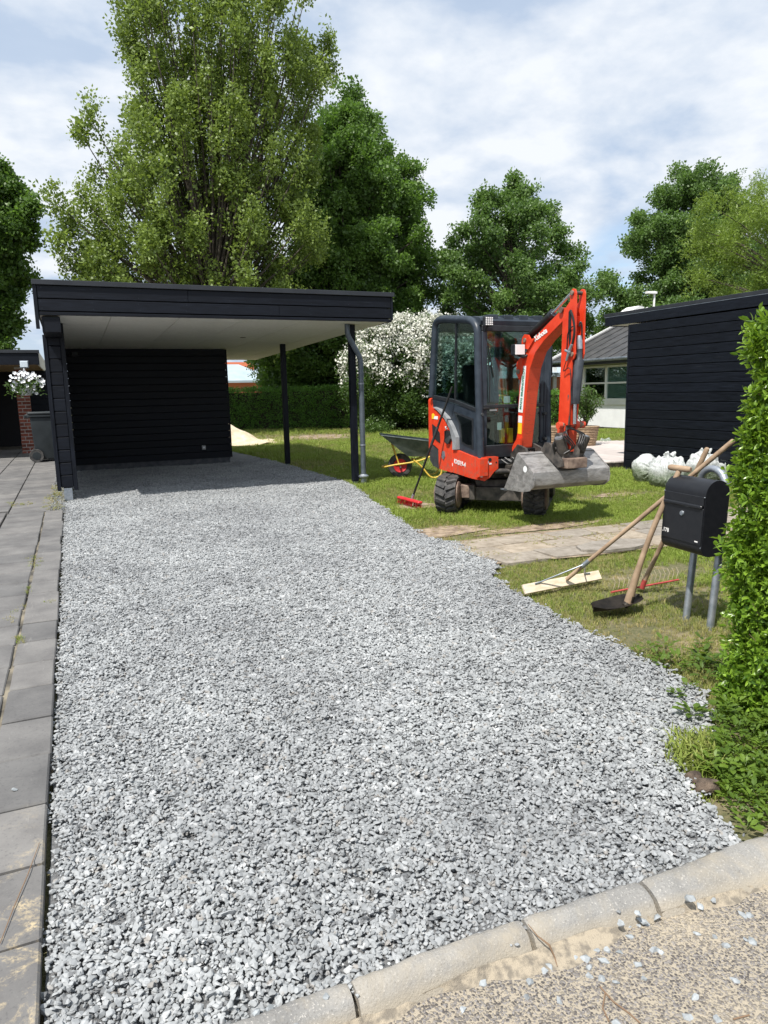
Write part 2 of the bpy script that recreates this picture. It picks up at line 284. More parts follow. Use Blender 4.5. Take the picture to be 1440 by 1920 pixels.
def bagf(t, b, pos, out):
    v = t.noise(scaled(t, pos, (1, 1, 0.8)), 13, 6, 0.7, 2.2); big = t.noise(pos, 4.5, 3)
    sz = t.n('ShaderNodeSeparateXYZ', {0: pos}).outputs[2]
    cut = t.noise(scaled(t, pos, (1, 1, 2.6)), 24, 5, 0.7, 1.6)
    green = t.mix(t.step(cut, 0.42, 0.6), (0.10, 0.15, 0.075), (0.50, 0.54, 0.45))
    top = t.mix(t.step(v, 0.35, 0.6), (0.46, 0.50, 0.49), (0.80, 0.82, 0.82))
    c = t.mix(t.step(t.math('ADD', sz, t.math('MULTIPLY', big, 0.25)), 0.27, 0.40), green, top)
    t.link(c, b.inputs['Base Color']); bump(t, b, v, 0.5, 0.014)
    tr = t.n('ShaderNodeBsdfTranslucent', {'Color': c}); mx = t.n('ShaderNodeMixShader', {0: 0.25})
    t.link(b.outputs[0], mx.inputs[1]); t.link(tr.outputs[0], mx.inputs[2]); t.link(mx.outputs[0], out.inputs[0])
mat('cloudy_plastic', (0.7,)*3, 0.28, spec=0.6, fn=bagf)

# ------------------------------------------------------------------ mesh helpers
COL = sc.collection; WO = {}
def tag(o, label=None, cat=None, group=None, kind=None, category=None):
    cat = cat or category
    for k, v in (('label', label), ('category', cat), ('group', group), ('kind', kind)):
        if v: o[k] = v
    return o
def thing(name, label, cat, loc, group=None):
    o = bpy.data.objects.new(name, None); COL.objects.link(o); o.location = loc; o.empty_display_size = 0.2
    WO[o] = Vector(loc); return tag(o, label, cat, group)
class MB:
    """collects shapes in world space into one mesh"""
    def __init__(s): s.b = bmesh.new()
    def poly_prism(s, pts, d):
        """pts: 3D polygon; extruded by vector d"""
        d = Vector(d); a = [s.b.verts.new(p) for p in pts]; c = [s.b.verts.new(Vector(p)+d) for p in pts]
        s.b.faces.new(a); s.b.faces.new(c[::-1]); n = len(a)
        for i in range(n): s.b.faces.new((a[i], c[i], c[(i+1) % n], a[(i+1) % n]))
        return s
    def box(s, lo, hi, bev=0.0, mtx=None, taper=1.0):
        lo, hi = Vector(lo), Vector(hi); t = bmesh.new(); r = bmesh.ops.create_cube(t, size=1.0)
        c = (lo+hi)/2; e = hi-lo
        for v in t.verts:
            k = taper if v.co.z < 0 else 1.0
            v.co = Vector((v.co.x*e.x*k+c.x, v.co.y*e.y*k+c.y, v.co.z*e.z+c.z))
        if bev: bmesh.ops.bevel(t, geom=list(t.edges), offset=bev, segments=1 if bev < 0.012 else 3, affect='EDGES', profile=0.6)
        if mtx: bmesh.ops.transform(t, matrix=mtx, verts=t.verts)
        s.add(t); return s
    def add(s, t):
        m = bpy.data.meshes.new('tmp'); t.to_mesh(m); t.free(); s.b.from_mesh(m); bpy.data.meshes.remove(m)
    def quad(s, *p):
        s.b.faces.new([s.b.verts.new(q) for q in p]); return s
    def tube(s, pts, r, n=10, caps=True):
        pts = [Vector(p) for p in pts]; rs = list(r) if hasattr(r, '__len__') else [r]*len(pts); rings = []; up = None
        for i, p in enumerate(pts):
            d = ((pts[min(i+1, len(pts)-1)]-pts[max(i-1, 0)])).normalized()
            if up is None: up = d.orthogonal().normalized()
            up = (up-d*up.dot(d)).normalized() if (up-d*up.dot(d)).length > 1e-5 else d.orthogonal().normalized()
            sd = d.cross(up)
            rings.append([s.b.verts.new(p+(up*math.cos(2*math.pi*k/n)+sd*math.sin(2*math.pi*k/n))*rs[i]) for k in range(n)])
        for a, c in zip(rings, rings[1:]):
            for k in range(n): s.b.faces.new((a[k], a[(k+1) % n], c[(k+1) % n], c[k]))
        if caps: s.b.faces.new(rings[0][::-1]); s.b.faces.new(rings[-1])
        return s
    def lathe(s, c, prof, n=24, axis='Z', mtx=None):
        """prof [(r, h)]"""
        t = bmesh.new(); rings = []
        for r, h in prof:
            ring = []
            for k in range(n):
                a = 2*math.pi*k/n; x, y = r*math.cos(a), r*math.sin(a)
                ring.append(t.verts.new((x, y, h) if axis == 'Z' else (h, x, y) if axis == 'X' else (y, h, x)))
            rings.append(ring)
        for a, b in zip(rings, rings[1:]):
            for k in range(n): t.faces.new((a[k], a[(k+1) % n], b[(k+1) % n], b[k]))
        t.faces.new(rings[0][::-1]); t.faces.new(rings[-1])
        if mtx: bmesh.ops.transform(t, matrix=mtx, verts=t.verts)
        bmesh.ops.translate(t, verts=t.verts, vec=Vector(c)); s.add(t); return s
    def build(s, name, m, parent=None, smooth=None, origin=None, **tags):
        b = s.b; bmesh.ops.recalc_face_normals(b, faces=b.faces)
        me = bpy.data.meshes.new(name); b.to_mesh(me); b.free()
        return finish(me, name, m, parent, smooth, origin, **tags)
def finish(me, name, m, parent=None, smooth=None, origin=None, **tags):
    n = len(me.vertices); co = np.empty(n*3, np.float32); me.vertices.foreach_get('co', co); co = co.reshape(-1, 3)
    if origin is None:
        lo, hi = co.min(0), co.max(0); origin = Vector(((lo[0]+hi[0])/2, (lo[1]+hi[1])/2, lo[2]))
    origin = Vector(origin); co -= np.array(origin, np.float32); me.vertices.foreach_set('co', co.ravel())
    if m: me.materials.append(MATS[m])
    if smooth:
        me.polygons.foreach_set('use_smooth', [True]*len(me.polygons)); me.set_sharp_from_angle(angle=math.radians(smooth))
    me.update(); o = bpy.data.objects.new(name, me); COL.objects.link(o); WO[o] = origin
    if parent: o.parent = parent; o.location = origin-WO[parent]
    else: o.location = origin
    return tag(o, **tags)
def pbox(name, lo, hi, m, parent=None, bev=0.0, **tags): return MB().box(lo, hi, bev).build(name, m, parent, **tags)
def ptube(name, pts, r, m, parent=None, n=10, **tags): return MB().tube(pts, r, n).build(name, m, parent, 50, **tags)
def curve_pts(p0, p1, p2, n=8): return [(Vector(p0)*(1-t)**2+Vector(p1)*2*t*(1-t)+Vector(p2)*t*t) for t in [i/(n-1) for i in range(n)]]
def spline(pts, n=6):
    """Catmull-Rom through pts"""
    P = [Vector(p) for p in pts]; P = [P[0]*2-P[1]]+P+[P[-1]*2-P[-2]]; out = []
    for i in range(1, len(P)-2):
        for k in range(n):
            t = k/n; out.append(0.5*((2*P[i])+(P[i+1]-P[i-1])*t+(2*P[i-1]-5*P[i]+4*P[i+1]-P[i+2])*t*t+(3*P[i]-P[i-1]-3*P[i+1]+P[i+2])*t**3))
    return out+[P[-2]]
def text_mesh(txt, size, m, parent, origin, xdir, ydir, name='lettering', depth=0.002, center=False, shear=0.0, bold=0.0):
    cu = bpy.data.curves.new('t', 'FONT'); cu.body = txt; cu.size = size; cu.extrude = depth/2; cu.shear = shear; cu.offset = bold
    cu.resolution_u = 3
    if center: cu.align_x = 'CENTER'
    ob = bpy.data.objects.new('t', cu); COL.objects.link(ob)
    me = bpy.data.meshes.new_from_object(ob.evaluated_get(bpy.context.evaluated_depsgraph_get())); bpy.data.objects.remove(ob)
    x = Vector(xdir).normalized(); z = x.cross(Vector(ydir)).normalized(); y = z.cross(x)
    M = Matrix((x, y, z)).transposed().to_4x4(); M.translation = Vector(origin); me.transform(M); me.materials.clear()
    return finish(me, name, m, parent)
def raw(name, verts, faces):
    me = bpy.data.meshes.new(name); me.from_pydata([tuple(v) for v in verts], [], faces); me.update(); return me

# ------------------------------------------------------------------ scatter (geometry nodes)
def source(me, m, smooth=False):
    if m: me.materials.append(MATS[m])
    if smooth: me.polygons.foreach_set('use_smooth', [True]*len(me.polygons))
    return bpy.data.objects.new(me.name, me)        # never linked to the scene: only its mesh is instanced
def scatter(name, pts, scl, srcs, parent=None, rot=None, tint=None, dry=None, idx=None, upright=False, **tags):
    n = len(pts); pts = np.asarray(pts, np.float32)
    o0 = np.array([pts[:, 0].mean(), pts[:, 1].mean(), pts[:, 2].min()], np.float32)
    me = bpy.data.meshes.new(name); me.vertices.add(n); me.vertices.foreach_set('co', (pts-o0).ravel())
    if rot is None:
        rot = RNG.uniform(0, 2*math.pi, (n, 3))
        if upright: rot[:, :2] = RNG.normal(0, 0.12, (n, 2))
    def att(k, ty, v): me.attributes.new(k, ty, 'POINT').data.foreach_set('vector' if ty == 'FLOAT_VECTOR' else 'value', np.asarray(v).ravel())
    att('rot', 'FLOAT_VECTOR', rot.astype(np.float32)); att('scl', 'FLOAT', np.broadcast_to(np.asarray(scl, np.float32), (n,)).copy())
    att('tint', 'FLOAT', (RNG.random(n) if tint is None else tint).astype(np.float32))
    if dry is not None: att('dry', 'FLOAT', dry.astype(np.float32))
    att('idx', 'INT', (RNG.integers(0, len(srcs), n) if idx is None else idx).astype(np.int32))
    o = bpy.data.objects.new(name, me); COL.objects.link(o); WO[o] = Vector(o0.tolist())
    if parent: o.parent = parent; o.location = WO[o]-WO[parent]
    else: o.location = WO[o]
    ng = bpy.data.node_groups.new(name, 'GeometryNodeTree')
    ng.interface.new_socket('Geometry', in_out='INPUT', socket_type='NodeSocketGeometry'); ng.interface.new_socket('Geometry', in_out='OUTPUT', socket_type='NodeSocketGeometry')
    N, L = ng.nodes, ng.links; gi = N.new('NodeGroupInput'); go = N.new('NodeGroupOutput')
    g2i = N.new('GeometryNodeGeometryToInstance')
    for s in reversed(srcs):
        oi = N.new('GeometryNodeObjectInfo'); oi.inputs['Object'].default_value = s; oi.inputs['As Instance'].default_value = False
        L.new(oi.outputs['Geometry'], g2i.inputs[0])
    iop = N.new('GeometryNodeInstanceOnPoints'); iop.inputs['Pick Instance'].default_value = True
    def na(k, ty):
        a = N.new('GeometryNodeInputNamedAttribute'); a.data_type = ty; a.inputs['Name'].default_value = k; return a.outputs['Attribute']
    e2r = N.new('FunctionNodeEulerToRotation'); L.new(na('rot', 'FLOAT_VECTOR'), e2r.inputs[0])
    L.new(gi.outputs[0], iop.inputs['Points']); L.new(g2i.outputs[0], iop.inputs['Instance']); L.new(e2r.outputs[0], iop.inputs['Rotation'])
    L.new(na('scl', 'FLOAT'), iop.inputs['Scale']); L.new(na('idx', 'INT'), iop.inputs['Instance Index'])
    L.new(iop.outputs[0], go.inputs[0])
    o.modifiers.new('scatter', 'NODES').node_group = ng
    tags.setdefault('kind', 'stuff')
    return tag(o, **tags)
def inside(P, poly):
    """vectorised point in polygon"""
    x, y = P[:, 0], P[:, 1]; c = np.zeros(len(P), bool); n = len(poly)
    for i in range(n):
        x1, y1 = poly[i][:2]; x2, y2 = poly[(i+1) % n][:2]
        if y1 == y2: continue
        c ^= ((y1 > y) != (y2 > y)) & (x < (x2-x1)*(y-y1)/(y2-y1)+x1)
    return c
def grid(x0, x1, y0, y1, s):
    gx, gy = np.meshgrid(np.arange(x0, x1, s), np.arange(y0, y1, s)); P = np.stack([gx.ravel(), gy.ravel()], 1)
    return P+RNG.uniform(-0.5, 0.5, P.shape)*s
def in_view(P, m=80):
    """keep points the photograph (plus a margin) can see"""
    Q = np.column_stack([P, np.zeros(len(P))]) if P.shape[1] == 2 else P
    c = (Q-CAM)@RW; z = np.maximum(c[:, 2], 1e-3); x = CXP+FPX*c[:, 0]/z; y = CYP+FPX*c[:, 1]/z
    return P[(c[:, 2] > 0.2) & (x > -m) & (x < 1440+m) & (y > -m) & (y < 1920+m)]
def fbm(P, s, seed=0.0):
    return np.array([noise.fractal((float(p[0])*s+seed, float(p[1])*s-seed, seed), 1.0, 2.0, 3) for p in P])

# leaf / stone sources
def leaf_cluster(name, m, n, R, L, W, seed, fold=False, along=False, flat=1.0):
    r = random.Random(seed); V, F = [], []
    for i in range(n):
        if along:
            t = i/(n-1); c = Vector((0, 0, (t-0.3)*R*1.6)); a = i*2.4 if not fold else (i//2)*1.57+(i % 2)*3.14
            d = Vector((math.cos(a), math.sin(a), 0.55+0.5*t)).normalized(); d += Vector([r.uniform(-.25, .25) for _ in range(3)]); d.normalize()
        else:
            c = Vector([r.gauss(0, 1) for _ in range(3)]); c = c/max(c.length, .3)*R*r.random()**0.5; c.z *= flat
            d = (c.normalized()*0.5+Vector([r.uniform(-1, 1) for _ in range(3)])).normalized()
        nrm = Vector([r.uniform(-1, 1), r.uniform(-1, 1), r.uniform(-0.2, 1.3)]); sd = d.cross(nrm)
        if sd.length < 1e-3: sd = d.orthogonal()
        sd.normalize(); up = sd.cross(d); l = L*r.uniform(.7, 1.25); wd = W*r.uniform(.75, 1.2)*0.5; b = len(V)
        if fold:
            V += [c, c+d*l*.35+sd*wd*.9+up*wd*.35, c+d*l*.35-sd*wd*.9+up*wd*.35, c+d*l*.7+sd*wd*.75+up*wd*.2-up*l*.02, c+d*l*.7-sd*wd*.75+up*wd*.2-up*l*.02, c+d*l-up*l*.1, c+d*l*.38, c+d*l*.72-up*l*.03]
            F += [(b, b+1, b+6), (b, b+6, b+2), (b+1, b+3, b+7, b+6), (b+6, b+7, b+4, b+2), (b+3, b+5, b+7), (b+7, b+5, b+4)]
        else:
            V += [c, c+d*l*.45+sd*wd, c+d*l, c+d*l*.45-sd*wd]; F += [(b, b+1, b+2, b+3)]
    return source(raw(name, V, F), m)
def rock(seed, npt=14):
    r = random.Random(seed); b = bmesh.new(); s = (r.uniform(.8, 1.35), r.uniform(.65, 1.0), r.uniform(.45, .8))
    for _ in range(npt):
        v = Vector([r.gauss(0, 1) for _ in range(3)]).normalized()*r.uniform(.85, 1.0); b.verts.new((v.x*s[0], v.y*s[1], v.z*s[2]))
    bmesh.ops.convex_hull(b, input=b.verts)
    for v in [v for v in b.verts if not v.link_faces]: b.verts.remove(v)
    V = [v.co.copy() for v in b.verts]; b.verts.index_update(); F = [tuple(v.index for v in f.verts) for f in b.faces]; b.free(); return V, F
ROCKS = [rock(i) for i in range(24)]
def rock_clump(name, seed, n, R, size, m):
    r = random.Random(seed); V, F = [], []
    for i in range(n):
        rv, rf = ROCKS[r.randrange(24)]; a = r.uniform(0, 6.28); q = R*math.sqrt((i+.5)/n); a = i*2.4+r.uniform(-.3, .3)
        M = Matrix.Translation((q*math.cos(a), q*math.sin(a), r.uniform(-.004, .004))) @ Matrix.Rotation(r.uniform(0, 6.28), 4, 'Z') @ Matrix.Rotation(r.uniform(-.5, .5), 4, 'X') @ Matrix.Rotation(r.uniform(-.38, .38), 4, 'Y') @ Matrix.Scale(size*r.choice((r.uniform(.45, .8), r.uniform(.8, 1.15), r.uniform(.9, 1.45))), 4)
        b = len(V); V += [M@v for v in rv]; F += [tuple(k+b for k in f) for f in rf]
    return source(raw(name, V, F), m)

# ================================================================== GROUND
gm = MB(); gm.quad((-150, -60, -0.125), (220, -60, -0.125), (220, 300, -0.125), (-150, 300, -0.125))
gm.build('ground', 'lawn_soil', kind='structure')
lw = MB(); ys = [1.42, 1.9, 2.4, 3, 4, 6, 9, 14, 22, 40, 160]
lw.quad((-0.24, 1.5, -0.03), (70, 1.5, -0.03), (70, 160, -0.03), (-0.24, 160, -0.03)); lw.build('lawn', 'lawn_soil', kind='structure')
GR = [(-.19, 1.515), (1.0, 1.51), (1.5, 1.485), (1.93, 1.485), (1.97, 1.63), (2.02, 1.79), (2.09, 1.93), (2.27, 2.03), (2.56, 2.2), (2.70, 2.35), (2.76, 2.5), (2.77, 2.73), (2.86, 3.14),
      (2.83, 3.6), (2.91, 4.17), (3.03, 4.80), (3.28, 5.1), (3.36, 5.4), (3.38, 5.99), (3.27, 6.57), (3.5, 7.66), (3.77, 9.25), (4.19, 11.09), (4.14, 12.5), (4.13, 14.6),
      (4.08, 17.25), (3.9, 19.4), (3.0, 19.4), (-.02, 19.0), (-.05, 11.5), (-.19, 11.3)]
bed = MB(); bed.b.faces.new([bed.b.verts.new((x, y, -0.012)) for x, y in GR]); drive = bed.build('driveway', 'gravel_bed', kind='structure')
P = grid(-.25, 4.3, 1.4, 16.4, 0.031)
jit = P+RNG.normal(0, .022, P.shape)
P = P[inside(jit, GR)]; P = P[~((P[:, 0] < 3.2) & (P[:, 1] > 15.95))]; P = P[P[:, 0] > -.183]; P = in_view(P, 120)
hz = fbm(P, 1.3, 3.1)*0.013+fbm(P, 6.0, 1.1)*0.004; hz += np.where(P[:, 1] < 1.56, -0.006, 0)
clumps = [rock_clump('gravel_clump', 50+i, 10, .032, .0094, 'granite_gravel') for i in range(10)]
scatter('gravel', np.column_stack([P, 0.002+hz]), RNG.uniform(.85, 1.2, len(P)), clumps, rot=np.column_stack([RNG.normal(0, .2, len(P)), RNG.normal(0, .2, len(P)), RNG.uniform(0, 6.28, len(P))]),
        tint=RNG.random(len(P)), kind='stuff')

# road and kerb
r = MB(); r.quad((-60, -60, -0.045), (60, -60, -0.045), (60, 1.46, -0.045), (-60, 1.46, -0.045)); r.build('road', 'sandy_asphalt', kind='structure')
kb = MB(); kb.box((-4, 1.455, -0.13), (9, 1.5, -0.03)); kerb = kb.build('kerb', 'kerb_concrete', kind='structure')
kx = [-1.55, -1.02, -.48, .03, .525, 1.045, 1.46, 2.0, 2.6, 3.15, 3.7]
for a, b_ in zip(kx, kx[1:]):
    m = MB(); g = .007; n = 26; rr = random.Random(int(a*100)); prof = [(1.512, -0.07), (1.510, 0.010), (1.500, 0.019), (1.484, 0.021), (1.466, 0.016), (1.450, 0.004), (1.438, -0.016), (1.428, -0.036), (1.42, -0.07)]
    rings = []
    for k in range(n):
        x = a+g+(b_-a-2*g)*k/(n-1); e = 0.006 if k in (0, n-1) else 0; wk = 1+.65*min(1, max(0, (x-1.25)/.6)); off = -.025*min(1, max(0, (x-.9)/.6))
        rings.append([m.b.verts.new((x, 1.512+(y-1.512)*wk+off+rr.uniform(-.002, .002), z-e*(1 if 0 < j < 8 else 0)+rr.uniform(-.0015, .0015)+(.005*noise.noise(Vector((x*9, y*30, 2)))+.002*noise.noise(Vector((x*40, y*60, 5))) if 0 < j < 8 else 0))) for j, (y, z) in enumerate(prof)])
    for p_, q_ in zip(rings, rings[1:]):
        for j in range(len(prof)-1): m.b.faces.new((p_[j], p_[j+1], q_[j+1], q_[j]))
    m.b.faces.new(rings[0]); m.b.faces.new(rings[-1][::-1])
    m.build('kerb_stone', 'kerb_concrete', kerb, 60)
dm = MB(); nx, ny = 150, 14; vs = []
for i in range(nx+1):
    x = -.6+3.4*i/nx; wk = 1+.65*min(1, max(0, (x-1.25)/.6)); off = -.025*min(1, max(0, (x-.9)/.6)); y0 = 1.512+off-.080*wk
    wdt = .006+.085*max(0, noise.noise(Vector((x*2.3, 0, 7)))+.12)+.02*noise.noise(Vector((x*9, 0, 1)))
    for k in range(ny+1):
        t_ = k/ny; y = y0-wdt*t_*1.6; h = .020*(1-t_)**1.6*(.5+.9*max(0, .5+noise.noise(Vector((x*4, 1, 1)))))+.0035*noise.noise(Vector((x*26, y*26, 0)))*(1-t_)
        vs.append(dm.b.verts.new((x, y, -.0445+max(-.004 if t_ > .9 else 0, h)-.0035*t_**4)))
for i in range(nx):
    for k in range(ny): q = i*(ny+1)+k; dm.b.faces.new((vs[q], vs[q+ny+1], vs[q+ny+2], vs[q+1]))
dm.build('sand_drift', 'road_sand', None, 80, kind='stuff')
# loose stones on the road and the pavers
def ground_pt(x, y, z): p = at(x, y, Z=z); return p
loose = [(612, 1868), (480, 1898), (505, 1890), (980, 1805), (968, 1822), (996, 1800), (1003, 1806), (1012, 1803), (1020, 1822), (1028, 1798), (1028, 1812), (1042, 1780), (1058, 1792), (1080, 1785), (1085, 1776), (1077, 1797),
         (1096, 1798), (1104, 1814), (1106, 1832), (1118, 1783), (1139, 1783), (1133, 1803), (1127, 1836), (1154, 1843), (1162, 1786), (1164, 1731), (1181, 1736), (1180, 1757), (1196, 1735), (1204, 1728), (1197, 1712), (1212, 1733), (1232, 1720),
         (1224, 1781), (1238, 1785), (1194, 1809), (1208, 1836), (1306, 1752), (1339, 1758), (1361, 1774), (1378, 1838), (1304, 1872), (1294, 1684), (1311, 1699), (1338, 1688), (1393, 1717), (1407, 1719), (1398, 1763), (1410, 1765), (1345, 1912), (1290, 1908), (994, 1843), (988, 1871), (1048, 1878), (1155, 1918), (27, 1481), (868, 1893), (905, 1844)]
loose_src = []
for i in range(8):
    V, F = ROCKS[i*3]; me = raw('loose_stone', [v*0.0135 for v in V], F); me.materials.append(None); me.materials[0] = None; loose_src.append(me)
mat('loose_granite', (0.42, 0.44, 0.45), 0.8, fn=noisy((0.23, 0.25, 0.26), (0.36, 0.385, 0.40), 60, 0.3, 0.002, 0.15))
for me in loose_src: me.materials[0] = MATS['loose_granite']
for i, (x, y) in enumerate(loose):
    z = -0.045 if x != 27 else 0.034; q_ = at(x, y, Z=z); onk = x != 27 and q_.y > 1.425-.09*min(1, max(0, (q_.x-1.25)/.5))
    if onk:
        wk = 1+.65*min(1, max(0, (q_.x-1.25)/.6)); off_ = -.025*min(1, max(0, (q_.x-.9)/.6)); z = 0.0
        for _ in range(6): u_ = (1.512+off_-at(x, y, Z=z).y)/(.092*wk); z = float(np.interp(u_, [0, .3, .5, .7, .82, .95], [.018, .021, .016, .002, -.018, -.04]))
    p = ground_pt(x, y, z-.001); o = bpy.data.objects.new('loose_stone', loose_src[i % 8]); COL.objects.link(o)
    o.location = p; o.rotation_euler = (random.uniform(-.4, .4), random.uniform(-.4, .4), random.uniform(0, 6.28)); o.scale = (random.uniform(.8, 1.25),)*3
    tag(o, 'pale grey crushed stone lying loose on the slab at the left edge' if x == 27 else 'pale crushed stone lying on top of the concrete kerb' if onk else 'pale crushed stone on the road by the joint with the brown root' if x < 1066 and y < 1830 else 'pale crushed stone in the row along the kerb foot' if x < 1125 and y < 1830 else 'pale crushed stone on the sandy road below the soil patch at right' if x > 1250 and y < 1800 else 'pale crushed stone near the bottom edge among the twigs' if y > 1830 else 'pale crushed stone on the sand drift by the third kerb joint', 'stone', None if x == 27 else 'loose stones spilled beyond the kerb')

ORD = 'first second third fourth fifth sixth seventh eighth ninth tenth eleventh twelfth thirteenth fourteenth'.split()
by = {}
for o in COL.objects:
    if o.name.startswith('loose_stone') and 'group' in o: by.setdefault(o['label'], []).append(o)
def image_x(o): c = (np.array(o.location)-CAM)@RW; return c[0]/c[2]
for lb, os_ in by.items():
    for k, o in enumerate(sorted(os_, key=image_x)): o['label'] = ORD[min(k, 13)]+' from the left: '+lb.replace('pale crushed stone', 'pale stone')
# pavers, left
pv_ = MB(); pv_.quad((-6, -2, -0.010), (-.21, -2, -0.010), (-.21, 11.35, -0.010), (-6, 11.35, -0.010))
pv_.quad((-12, 11.35, -0.004), (-.36, 11.35, -0.004), (-.36, 40, -0.004), (-12, 40, -0.004)); pav = pv_.build('pavement', 'joint_sand', kind='structure')
def slab(x0, x1, y0, y1, z=0.03):
    r = random; m = MB(); m.box((x0, y0, -0.02), (x1, y1, z), 0.006)
    o = m.build('paving_slab', 'grey_paver', pav); o.rotation_euler = (r.gauss(0, .004), r.gauss(0, .006), r.gauss(0, .004)); return o
y = -0.55
joints1 = [1.2, 1.59, 1.985, 2.345, 2.72, 3.125, 3.52, 3.93, 4.32, 4.72, 5.12, 5.9, 6.28, 6.68, 7.07, 7.5, 7.9, 8.35, 8.9, 9.4, 10.3]
for a, b_ in zip(joints1, joints1[1:]): slab(-.417+random.gauss(0, .003), -.205+random.gauss(0, .004), a+.006, b_-.008, .03+random.gauss(0, .0015))
y = 1.45
while y < 10.2:
    e = min(y+.405, 10.3); slab(-.868, -.430-random.uniform(0, .008), y+.006, e-.008, .032)
    slab(-1.36, -.89, y+.157, e+.143, .031); y += .405
y = 10.34; 
while y < 23.2:
    st = .5 if y < 16 else .62
    for k, (a, b_) in enumerate([(-.86, -.36), (-1.40, -.875), (-1.95, -1.415), (-2.5, -1.965)]):
        if k == 0 and y > 18.2 and False: continue
        slab(a, b_-.0, y+.005+(0.25 if k % 2 else 0), y+st-.005+(0.25 if k % 2 else 0), .03)
    y += st
jm = MB(); jv = []
for i in range(261):
    yj = 1.2+9.1*i/260; zj = .004+.022*max(0, min(1, .5+1.4*noise.noise(Vector((0, yj*1.6, 3)))))
    jv.append((jm.b.verts.new((-.440, yj, zj)), jm.b.verts.new((-.408, yj, zj+.002*noise.noise(Vector((1, yj*30, 3)))))))
for (a, b_), (c, d) in zip(jv, jv[1:]): jm.b.faces.new((a, b_, d, c))
jm.build('joint_filling', 'joint_fill', pav, 60, kind='stuff')
# weeds in the joints, moss and debris by the carport foot
tuft = []
for i in range(4):
    r = random.Random(900+i); V, F = [], []
    for k in range(16):
        a = r.uniform(0, 6.28); q = r.uniform(0, .035); c = Vector((q*math.cos(a), q*math.sin(a), -.004)); h = r.uniform(.022, .052); ln = r.uniform(.1, .9)
        a2 = r.uniform(0, 6.28); d = Vector((math.cos(a2), math.sin(a2), 0)); s = d.cross(Vector((0, 0, 1)))*r.uniform(.0013, .0026); b = len(V)
        V += [c-s, c+s, c+d*h*ln*.35+Vector((0, 0, h*.6))+s*.8, c+d*h*ln*.35+Vector((0, 0, h*.6))-s*.8, c+d*h*ln+Vector((0, 0, h*(1-.4*ln)))]
        F += [(b, b+1, b+2, b+3), (b+3, b+2, b+4)]
    tuft.append(source(raw('grass_tuft', V, F), 'grass_blade'))
jw = [at(x, y, Z=.02) for x, y in [(56, 1051), (62, 1050), (50, 1107), (15, 1170), (34, 1202), (38, 1203), (28, 1150), (20, 946), (28, 948), (45, 947), (55, 946), (38, 947), (85, 943), (90, 935), (87, 950), (105, 918), (112, 925), (100, 930), (92, 1133), (64, 1058), (96, 938)]]
pts, sc_ = [], []
for p in jw:
    for k in range(7): pts.append((p.x+random.gauss(0, .012+.002*p.y), p.y+random.gauss(0, .03+.008*p.y), .02)); sc_.append(random.uniform(.3, .7)*(1+.05*p.y))
scatter('joint_weeds', np.array(pts), np.array(sc_), tuft, upright=True, dry=RNG.uniform(0, .9, len(pts)), kind='stuff')
dP = grid(-.36, -.2, 10.4, 16.5, .035); scatter('debris_strip', np.column_stack([dP, np.full(len(dP), .004)]), RNG.uniform(.7, 1.2, len(dP)), clumps, tint=RNG.random(len(dP))*.5, kind='stuff')
dP2 = grid(-.38, -.2, 10.4, 13.5, .07); scatter('moss_and_leaves', np.column_stack([dP2, np.full(len(dP2), .02)]), RNG.uniform(.5, 1.1, len(dP2)), tuft, upright=True, dry=RNG.uniform(.4, 1, len(dP2)), kind='stuff')
tw = ptube('twig', [at(0, 1769, Z=.034), at(25, 1703, Z=.036), at(52, 1640, Z=.037), at(74, 1580, Z=.036)], [.0012, .0017, .0017, .0010], 'dry_twig', n=6, label='long thin dry straw lying across the slabs at lower left', category='twig')
rt = ptube('root', [at(990, 1733, Z=.035), at(1008, 1755, Z=.012), at(1030, 1772, Z=.0), at(1040, 1795, Z=-.035), at(1045, 1812, Z=-.04)], [.001, .002, .003, .002, .001], 'dry_twig', n=6, label='thin brown root running out of the joint between two kerb stones', category='root')
for nm, pp, lb in (('twig', [(1125, 1850), (1150, 1878), (1180, 1900), (1200, 1918)], 'curved brown twig lying on the sandy road at the bottom edge'), ('twig', [(1135, 1860), (1130, 1890), (1142, 1915)], 'short brown twig beside the curved twig on the road'), ('twig', [(1375, 1911), (1405, 1903)], 'short straight twig on the road near the right corner')):
    ptube(nm, [at(x, y, Z=-.041) for x, y in pp], [.002]*len(pp), 'dry_twig', n=6, label=lb, category='twig')

# stone path on the right
pm = MB(); pth = [(3.25, 6.15), (3.3, 5.15), (4.2, 5.0), (9.3, 4.75), (9.4, 6.3), (6.7, 6.25), (5.6, 5.98), (4.4, 6.15)]
pm.b.faces.new([pm.b.verts.new((x, y, -.006)) for x, y in pth]); path = pm.build('garden_path', 'bare_earth', kind='structure')
rp = random.Random(12)
for row in range(3):
    y0 = 5.06+row*.335; x = 3.22+rp.uniform(0, .25)-row*.02
    while x < 8.8:
        wd = rp.choice([.33, .48, .5, .62]); dd = .32
        m = MB(); c = [(x+.008, y0+.006), (x+wd-.008, y0+.006), (x+wd-.008, y0+dd), (x+.008, y0+dd)]
        c = [(a+rp.gauss(0, .012), b+rp.gauss(0, .01)-.02*(x-3.3)) for a, b in c]
        m.poly_prism([(a, b, -.03) for a, b in c], (0, 0, .038+rp.uniform(-.006, .008))); bmesh.ops.bevel(m.b, geom=[e for e in m.b.edges], offset=.005, segments=1, affect='EDGES')
        o = m.build('path_stone', 'path_stone', path); o.rotation_euler = (rp.gauss(0, .012), rp.gauss(0, .012), rp.gauss(0, .02)); x += wd+rp.uniform(0, .012)
mb_ = MB()
